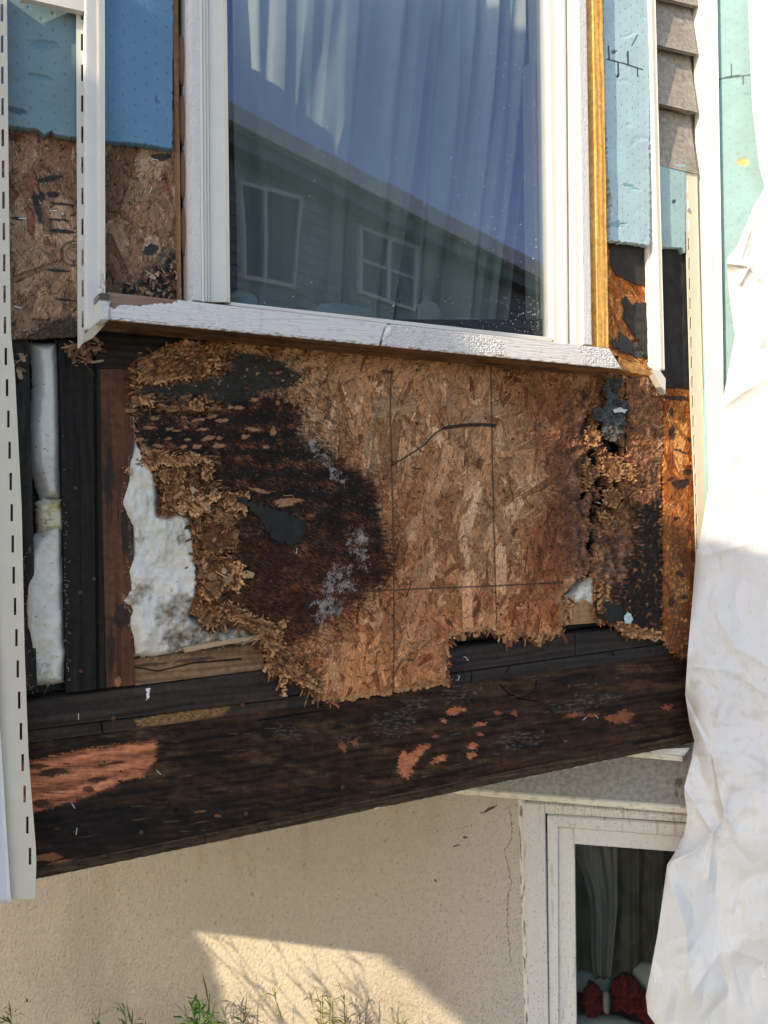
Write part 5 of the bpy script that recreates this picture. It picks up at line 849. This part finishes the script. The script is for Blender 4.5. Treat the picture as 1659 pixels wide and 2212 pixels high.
# coarse continuation outside the frame keeps the wall whole
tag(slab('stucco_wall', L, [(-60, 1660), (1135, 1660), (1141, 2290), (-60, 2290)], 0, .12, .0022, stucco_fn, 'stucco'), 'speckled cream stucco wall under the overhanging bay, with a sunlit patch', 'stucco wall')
u0s, _ = uv(-60, 2200, L); mbx = MB().box(L, -2.6, float(u0s)-.003, -1.8, zr-.001, -.12, 0); tag(mbx.build('stucco_wall', mat('plain_stucco', (.58, .52, .40), .85, .3, 200)), 'stucco wall continuing to the left beyond the bay', 'stucco wall')
# joint, casing and lower window
def jn(U, V, X, Y): c = np.array([.62, .60, .56])*(1+.1*fbm(U*80, V*80, 3, 3))[..., None]; g_ = sst(.05, .3, fbm(U*120, V*25, 3, 6)); c = mix(c, (.08, .06, .05), g_*.8); return c, -.002*g_
lw = thing('lower_window', L.P(-.25, -1.8, 0), 'grimy white framed lower window partly hidden by the hanging paper', 'window')
def gr(base, dens=.0, seed=1):
    def f(U, V, X, Y):
        c = np.array(base)*(1+.05*fbm(U*12, V*12, 3, seed))[..., None]; sp = sst(.41, .50, fbm(U*220, V*150, 2, seed+2)+dens+.08*sst(1850, 2212, Y)); c = mix(c, (.09, .07, .05), sp*.6)
        st = sst(.25, .5, fbm(U*70, V*10, 3, seed+6)+.25*(1-sst(0, 14, Y-1738-(X-1130)*.09))); return mix(c, (.20, .15, .10), st*.35), .0004*fbm(U*100, V*100, 2, seed+3)
    return f
board('caulk_joint', L, [(1119, 1728), (1128, 1728), (1146, 2300), (1136, 2300)], .003, .05, 10, 300, jn, 'paint', lw)
board('casing', L, [(1128, 1736), (1176, 1739), (1186, 2300), (1146, 2300)], .012, .05, 40, 400, gr((.58, .555, .53), -.04, 3), 'paint', lw)
board('casing', L, [(1177, 1738), (1560, 1769), (1560, 1781), (1177, 1757)], .0115, .05, 300, 10, gr((.60, .57, .53), .12, 4), 'paint', lw)
MB().prism(L, [(1177, 1757), (1560, 1781), (1560, 1830), (1177, 1800)], -.04, -.018, (.03, .025, .02)).build('head_gap', 'wood', lw)
f_ = gr((.64, .62, .58), -.05, 5)
f1 = thing('frame', L.P(-.25, -1.4, 0), None, None); f1.parent = lw; f1.location = Vector(L.P(-.25, -1.4, 0))-wloc(lw)
board('stile', L, [(1182, 1763), (1205, 1786), (1207, 2300), (1188, 2300)], .002, .05, 24, 400, f_, 'paint', f1)
board('rail', L, [(1182, 1763), (1560, 1789), (1560, 1812), (1205, 1786)], .002, .05, 300, 20, gr((.62, .60, .56), .03, 6), 'paint', f1)
board('stile', L, [(1206, 1787), (1241, 1823), (1246, 2300), (1208, 2300)], -.008, .04, 30, 400, f_, 'paint', f1)
board('rail', L, [(1206, 1787), (1560, 1813), (1560, 1847), (1241, 1823)], -.008, .04, 300, 24, f_, 'paint', f1)
MB().prism(L, [(1238, 1820), (1560, 1843), (1560, 2320), (1242, 2320)], -.030, -.026).build('glass', 'glass2', lw)
lc = lambda s_, t_, x, y: np.array([.09, .092, .08])*(1+.3*sst(.2, .5, np.abs(np.sin((x+y)/34.)*np.sin((x-y*.8)/30.))))[..., None]
lc2 = lambda s_, t_, x, y: np.broadcast_to(np.array([.20, .205, .20]), s_.shape+(3,)).copy()
curtain('curtain', L, lambda y: 1236+0*y, lambda y: 1560+0*y, 1800, 2120, -.16, 7, 'dark lace curtain across the lower window', 'darkcurtain', 13, .04, lc, (300, 80))
curtain('curtain', L, lambda y: 1236+np.clip((y-1830), 0, 400)*.22+14*np.sin((y-1830)/60.), lambda y: 1334-np.clip(y-1960, 0, 400)*.10, 1800, 2110, -.12, 3, 'grey sheer curtain panel gathered at the left of the lower window', 'darkcurtain', 17, .02, lc2, (80, 80))
def redf(U, V, X, Y): r_ = ridge(X/26, Y/34, 3, 8); return np.array([.13, .006, .010])*(.6+.6*np.clip(r_, 0, 1.2))[..., None], .022*r_+.004*fbm(X/8, Y/8, 2, 9)
M['redc'] = mat('red_cloth', None, .7, .3, 200, .2, .15, 40)
tag(slab('red_cloth', L, [(1262, 2140), (1272, 2120), (1290, 2128), (1300, 2145), (1303, 2175), (1290, 2195), (1270, 2190), (1256, 2165)], -.10, .01, .002, redf, 'redc', wob=4, back=True), 'smaller dark red cloth at the left inside the lower window', 'cloth')
tag(slab('red_cloth', L, [(1318, 2160), (1322, 2122), (1345, 2104), (1365, 2108), (1382, 2130), (1410, 2160), (1440, 2220), (1400, 2212), (1370, 2190), (1350, 2178), (1330, 2182)], -.10, .01, .002, redf, 'redc', wob=4, back=True), 'larger dark red knotted cloth at the right inside the lower window', 'cloth')
M['duct'] = mat('silver_band', (.25, .25, .25), .5)
pillow('band', L, 1310, 2165, .010, .030, -.08, 'grey band between the two red cloths inside the lower window', 'duct', 7, 'band', .02)
M['dbed'] = mat('dim_bedding', (.30, .34, .32), .9, .2, 60)
pillow('pillow', L, 1400, 2110, .060, .040, -.15, 'pale grey pillow behind the red cloth in the lower window', 'dbed', 8, th=.03)
pillow('pillow', L, 1300, 2240, .16, .060, -.12, 'pale grey pillow at the very bottom of the lower window', 'dbed', 9, th=.05)
pillow('pillow', L, 1265, 2120, .07, .030, -.16, 'grey pillow at the left behind the red cloth', 'dbed', 10, th=.03)
# siding board, flashing and ledge under the bay
def gs(U, V, X, Y):
    n = fbm(U*14, V*420, 3, 4); c = np.array([.27, .265, .255])*(1+.16*n+.1*fbm(U*9, V*30, 3, 7))[..., None]; return mix(c, (.09, .07, .05), .8*ellip(X, Y, [(1466, 1690, 10, 12, 0), (1462, 1715, 5, 9, 0)], .7, 3)), .0006*n
tag(board('siding_board', L, [(960, 1600), (1570, 1600), (1570, 1747), (960, 1705)], .012, .03, 500, 140, gs, 'wood'), 'grey wood grained siding board above the lower window', 'siding')
def fl_(U, V, X, Y): c = np.array([.70, .66, .56])*(1+.06*fbm(U*30, V*30, 3, 3))[..., None]; return mix(c, (.25, .19, .10), sst(.1, .4, fbm(U*40, V*140, 3, 5))*.4), .001*fbm(U*20, V*20, 2, 5)
tag(board('drip_flashing', L, [(940, 1701), (1570, 1752), (1570, 1765), (940, 1711)], .030, .03, 400, 8, fl_, 'paint'), 'cream drip flashing running above the stucco and lower window', 'flashing')
u, v = uv([1352, 1472, 1502], [1625, 1641, 1616], L, .07)
ld = thing('ledge_offcut', L.P(-.1, float(v[0]), .05), 'small cream painted ledge offcut tucked under the right end of the rim joist', 'ledge')
board('nosing', L, [(1352, 1622), (1474, 1634), (1474, 1645), (1352, 1634)], .055, .02, 60, 8, fl_, 'paint', ld)
board('top_flap', L, [(1400, 1619), (1490, 1616), (1478, 1633), (1408, 1627)], .060, .004, 40, 10, lambda U, V, X, Y: (np.array([.62, .62, .60])*(1+.15*fbm(U*60, V*200, 3, 3))[..., None], .003*fbm(U*40, V*60, 2, 5)), 'paint', ld)
# foam covered wall at right
lnL = [([(1552, 171), (1585, 165), (1640, 161)], 1.4), ([(1580, 140), (1580, 166)], 1.8), ([(1553, 171), (1553, 190)], 1.4), ([(1605, 164), (1605, 182)], 1.4)]
foam([(1520, -80), (1900, -80), (1900, 1260), (1520, 1260)], .018, 'long turquoise foam board on the right hand wall beside the paper', (.27, .42, .44), 21, [(1605, 350, 12, 9, 0, (.75, .45, .08)), (1618, 205, 8, 3, 0, (.2, .4, .45))], lnL, wob=0, pl=L, cell=.003)
MB().box(L, .003, 1.6, -1.8, 2.2, -.14, 0).build('house_wall', 'osb'); hwo = bpy.data.objects['house_wall']; hwo.data.materials.clear(); hwo.data.materials.append(mat('plain_sheathing', (.3, .18, .1), .8)); tag(hwo, 'house wall at right under the foam board and paper', 'wall')
# ---- the big house wrap sheet
xl_pts = [(1612, -80), (1616, 0), (1620, 120), (1626, 240), (1640, 360), (1652, 402), (1641, 425), (1630, 440), (1610, 490), (1590, 536), (1572, 556), (1570, 568), (1574, 620), (1578, 660), (1588, 724), (1574, 800), (1562, 860), (1548, 930), (1532, 1050), (1514, 1150), (1503, 1200), (1495, 1300), (1485, 1420), (1480, 1500), (1489, 1560), (1500, 1600), (1494, 1640), (1478, 1700), (1479, 1720), (1485, 1760), (1478, 1800), (1456, 1845), (1441, 1868), (1430, 1950), (1420, 2020), (1405, 2100), (1395, 2150), (1399, 2190), (1415, 2212), (1440, 2300)]
def paper_h(x, y):
    s0 = x-np.interp(y, [p[1] for p in xl_pts], [p[0] for p in xl_pts]); h = .035*fbm(x/190, y/330, 2, 61)
    wx, wy = x+40*fbm(x/120, y/120, 2, 62), y+50*fbm(x/130, y/130, 2, 63)
    act = .25+.75*sst(-.25, .35, fbm(x/150, y/170, 2, 69)); h = h+.020*(np.abs(perlin(wx/110, wy/190, 64)))+act*(.007*np.abs(perlin(wx/46+3, wy/80, 65))+.0022*np.abs(perlin(wx/19, wy/26, 66)))
    def fold(pts, wd, k): 
        d = pline(x, y, pts); return k*np.exp(-(d/wd))
    for pts, wd, k in (([(1502, 1560), (1540, 1640), (1560, 1740), (1590, 1800)], 26, .022), ([(1640, 440), (1600, 560), (1640, 600)], 16, .018), ([(1572, 568), (1620, 575), (1600, 610)], 8, .016), ([(1480, 1500), (1530, 1600), (1545, 1700)], 14, -.012), ([(1450, 1860), (1500, 1840), (1560, 1770), (1575, 1700)], 12, .016), ([(1440, 1880), (1480, 2000), (1495, 2150)], 30, .018), ([(1500, 2140), (1560, 2050), (1600, 1900)], 40, .012), ([(1520, 1200), (1600, 1180), (1659, 1150)], 12, .006), ([(1560, 880), (1600, 850), (1680, 800)], 14, .010), ([(1550, 1330), (1590, 1400), (1659, 1440)], 14, .007), ([(1500, 1440), (1580, 1450), (1659, 1500)], 10, .006), ([(1640, 420), (1660, 620), (1640, 760), (1680, 900)], 18, .012), ([(1478, 1700), (1540, 1800), (1530, 1900)], 10, .010), ([(1580, 2050), (1659, 2080)], 8, .004)): h = h+fold(pts, wd, k)
    h = h-.028*np.exp(-np.clip(s0, 0, None)/16.)*(.5+.5*np.sin(y/47.))
    return h
ys = np.linspace(-80, 2300, 900); ss = np.linspace(0, 1, 260)**1.25; S_, Y_ = np.meshgrid(ss, ys); XL = np.interp(Y_, [p[1] for p in xl_pts], [p[0] for p in xl_pts]); X_ = XL+(1960-XL)*S_
u, v = uv(X_, Y_, L, .10); X0, Y0 = X_, Y_; base_d = .10+.02*np.sin(Y_/260.)+.05*sst(1300, 2200, Y_); H_ = base_d+paper_h(X_, Y_)
# keep the traced outline: re-unproject the rim column at its own depth, blend inwards
ue, ve = uv(X_, Y_, L, 0); rr_ = hit(X_, Y_, L, H_) if False else None
r3 = ray(X_, Y_); tt = ((L.O@L.n)+H_)/(r3@L.n); Pp = r3*tt[..., None]
cc = np.array([.80, .795, .80])*(1+.03*fbm(X_/60, Y_/60, 3, 71))[..., None]; st_ = sst(.1, .45, fbm(X_/45, Y_/30, 3, 72))*sst(1300, 1500, Y_)*(1-sst(1700, 1900, Y_)); cc = mix(cc, (.55, .47, .43), st_*.35); cc = mix(cc, (.45, .38, .30), .25*sst(.35, .5, fbm(X_/8, Y_/20, 3, 73)))
idx = np.arange(X_.size).reshape(X_.shape); q = np.stack([idx[:-1, :-1], idx[:-1, 1:], idx[1:, 1:], idx[1:, :-1]], -1).reshape(-1, 4); N_ = X_.size; P2 = Pp.reshape(-1, 3)-L.n*.0006
ed = [np.stack([e[:-1], e[1:], e[1:]+N_, e[:-1]+N_], -1) for e in (idx[0], idx[-1], idx[:, 0], idx[:, -1])]
pp = thing('paper_sheet', L.P(.2, -1.4, .1), 'big crumpled white building paper sheet draped down the right side', 'paper sheet')
mk('sheet', np.concatenate([Pp.reshape(-1, 3), P2]), np.concatenate([q, q[:, ::-1]+N_]+ed), 'paper', pp, np.concatenate([cc.reshape(-1, 3)]*2), True)
tear = slab('torn_tab', L, [(1640, 2088), (1652, 2080), (1650, 2094), (1658, 2116), (1643, 2112)], .235, .001, .0012, flat_fn((.85, .85, .85), .05, .002), 'paper', pp, wob=2, wsc=6, back=True)
# ---- plants at the foot of the wall
def sprig(x, y, h, n, label, c0, seed, off=.12, leaf=.055, dry=False, grp='weeds along the foot of the stucco wall'):
    r = np.random.default_rng(seed); u, v = uv(x, y, L, off); u, v = float(u), float(v); t = thing('weed', L.P(u, -1.8, off), label, 'weed', grp); mb = MB(); st = MB(); z0 = -1.799
    for s_ in range(max(1, n//9)):
        tx = r.normal(0, .022) if s_ else 0; top = v-r.uniform(0, .05)*(s_ > 0); pts = [(u+tx*2*k/6*s_**.5+.004*math.sin(k*1.3+seed), z0+(top-z0)*k/6, off+r.normal(0, .004)) for k in range(7)]
        for a, b in zip(pts[:-1], pts[1:]):
            rr = .0011; V = [L.P(p[0]+rr*math.cos(q*1.57), p[1], p[2]+rr*math.sin(q*1.57)) for p in (a, b) for q in range(4)]; st.add(V, [(q, (q+1) % 4, 4+(q+1) % 4, 4+q) for q in range(4)], np.array(c0)*.7)
        for k in range(n//max(1, n//9)+9):
            f_ = r.uniform(.45, 1)**.7 if not dry else r.uniform(.3, 1); p = (np.interp(f_, np.linspace(0, 1, 7), [q[0] for q in pts]), z0+(top-z0)*f_, off); a = r.uniform(0, 6.28); el_ = r.uniform(.3, 1.15)+(f_ > .9)*.3; ln = leaf*r.uniform(.5, 1.1); wd = ln*(.075 if not dry else .022); V = []
            for j in range(5):
                tt_ = j/4; w_ = wd*math.sin(math.pi*min(1, .12+tt_*.88))+.0001; e2 = el_-tt_*r.uniform(.2, .7); R_ = ln*tt_; du, dv, dd = R_*math.cos(e2)*math.cos(a), R_*math.sin(e2), R_*math.cos(e2)*math.sin(a); V += [L.P(p[0]+du-w_*math.sin(a)*.6-w_*.5*math.sin(e2), p[1]+dv, p[2]+dd+w_*math.cos(a)), L.P(p[0]+du+w_*math.sin(a)*.6+w_*.5*math.sin(e2), p[1]+dv, p[2]+dd-w_*math.cos(a))]
            V += [np.array(q)-L.n*.0004 for q in V]
            mb.add(V, [(2*j, 2*j+1, 2*j+3, 2*j+2) for j in range(4)]+[(10+2*j+2, 10+2*j+3, 10+2*j+1, 10+2*j) for j in range(4)]+[(2*j+2, 12+2*j, 10+2*j, 2*j) for j in range(4)]+[(2*j+1, 11+2*j, 13+2*j, 2*j+3) for j in range(4)], np.array(c0)*r.uniform(.6, 1.3))
    st.build('stem', 'leaf', t); tag(mb.build('leaves', 'leaf', t), None, None, None, 'stuff')
GR = (.13, .26, .06)
sprig(22, 2185, .1, 14, 'single green leaf tip poking up in the bottom left corner', (.20, .30, .07), 1)
sprig(270, 2180, .1, 40, 'narrow leaved green weed against the shaded stucco', GR, 2, leaf=.06)
sprig(452, 2158, .1, 80, 'bushiest green weed at the left edge of the sunlit patch', GR, 3, leaf=.07)
sprig(528, 2180, .1, 9, 'dry brown weed stem just left of centre in the sunlit patch', (.26, .17, .10), 4, dry=True, leaf=.05)
sprig(556, 2172, .1, 14, 'small purplish dead twig in the middle of the sunlit patch', (.16, .11, .14), 5, dry=True, leaf=.05)
sprig(712, 2148, .1, 70, 'yellow green feathery weed on the right of the sunlit patch', (.34, .36, .07), 6, leaf=.05)
sprig(742, 2150, .1, 22, 'leafless purple branching twig beside the yellow green weed', (.15, .10, .13), 7, dry=True, leaf=.07)
sprig(775, 2170, .1, 10, 'thin dead twig at the far right of the weeds', (.17, .12, .12), 8, dry=True, leaf=.06)
# bare shrub outside the frame whose twigs shade the patch
r = np.random.default_rng(31); st = MB()
def twig(p, q, r0, r1):
    p, q = np.array(p), np.array(q); d_ = q-p; d_ = d_/np.linalg.norm(d_); a = np.cross(d_, [.3, .9, .1]); a /= np.linalg.norm(a); b = np.cross(d_, a); V = [c_+rr*(a*math.cos(k*2.094)+b*math.sin(k*2.094)) for c_, rr in ((p, r0), (q, r1)) for k in range(3)]; st.add(V, [(k, (k+1) % 3, 3+(k+1) % 3, 3+k) for k in range(3)])
cen = hit(640, 2130, L, 0)+1.45*sv
for k in range(10):
    top = cen+np.array([0, 0, .02])+(L.e*r.uniform(-.26, .24))+np.array([0, 0, r.uniform(-.05, .10)]); bot = cen+L.e*(r.uniform(-.1, .1)+.55)+np.array([0, 0, -.75]); prev = bot
    for j in range(1, 9):
        f_ = j/8; P = bot+(top-bot)*f_+r.normal(0, .008, 3); twig(prev, P, .008*(1.15-f_), .008*(1-f_)+.0022)
        if f_ > .55 :
            for _ in range(2): d_ = (-L.e*r.uniform(.2, 1)+np.array([0, 0, r.uniform(.2, .9)])); twig(P, P+d_*.09, .0035, .0018)
        prev = P
M['bark'] = mat('grey_bark', (.15, .11, .09), .9)
tag(st.build('bare_shrub', 'bark'), 'leafless shrub standing left of the camera', 'shrub')
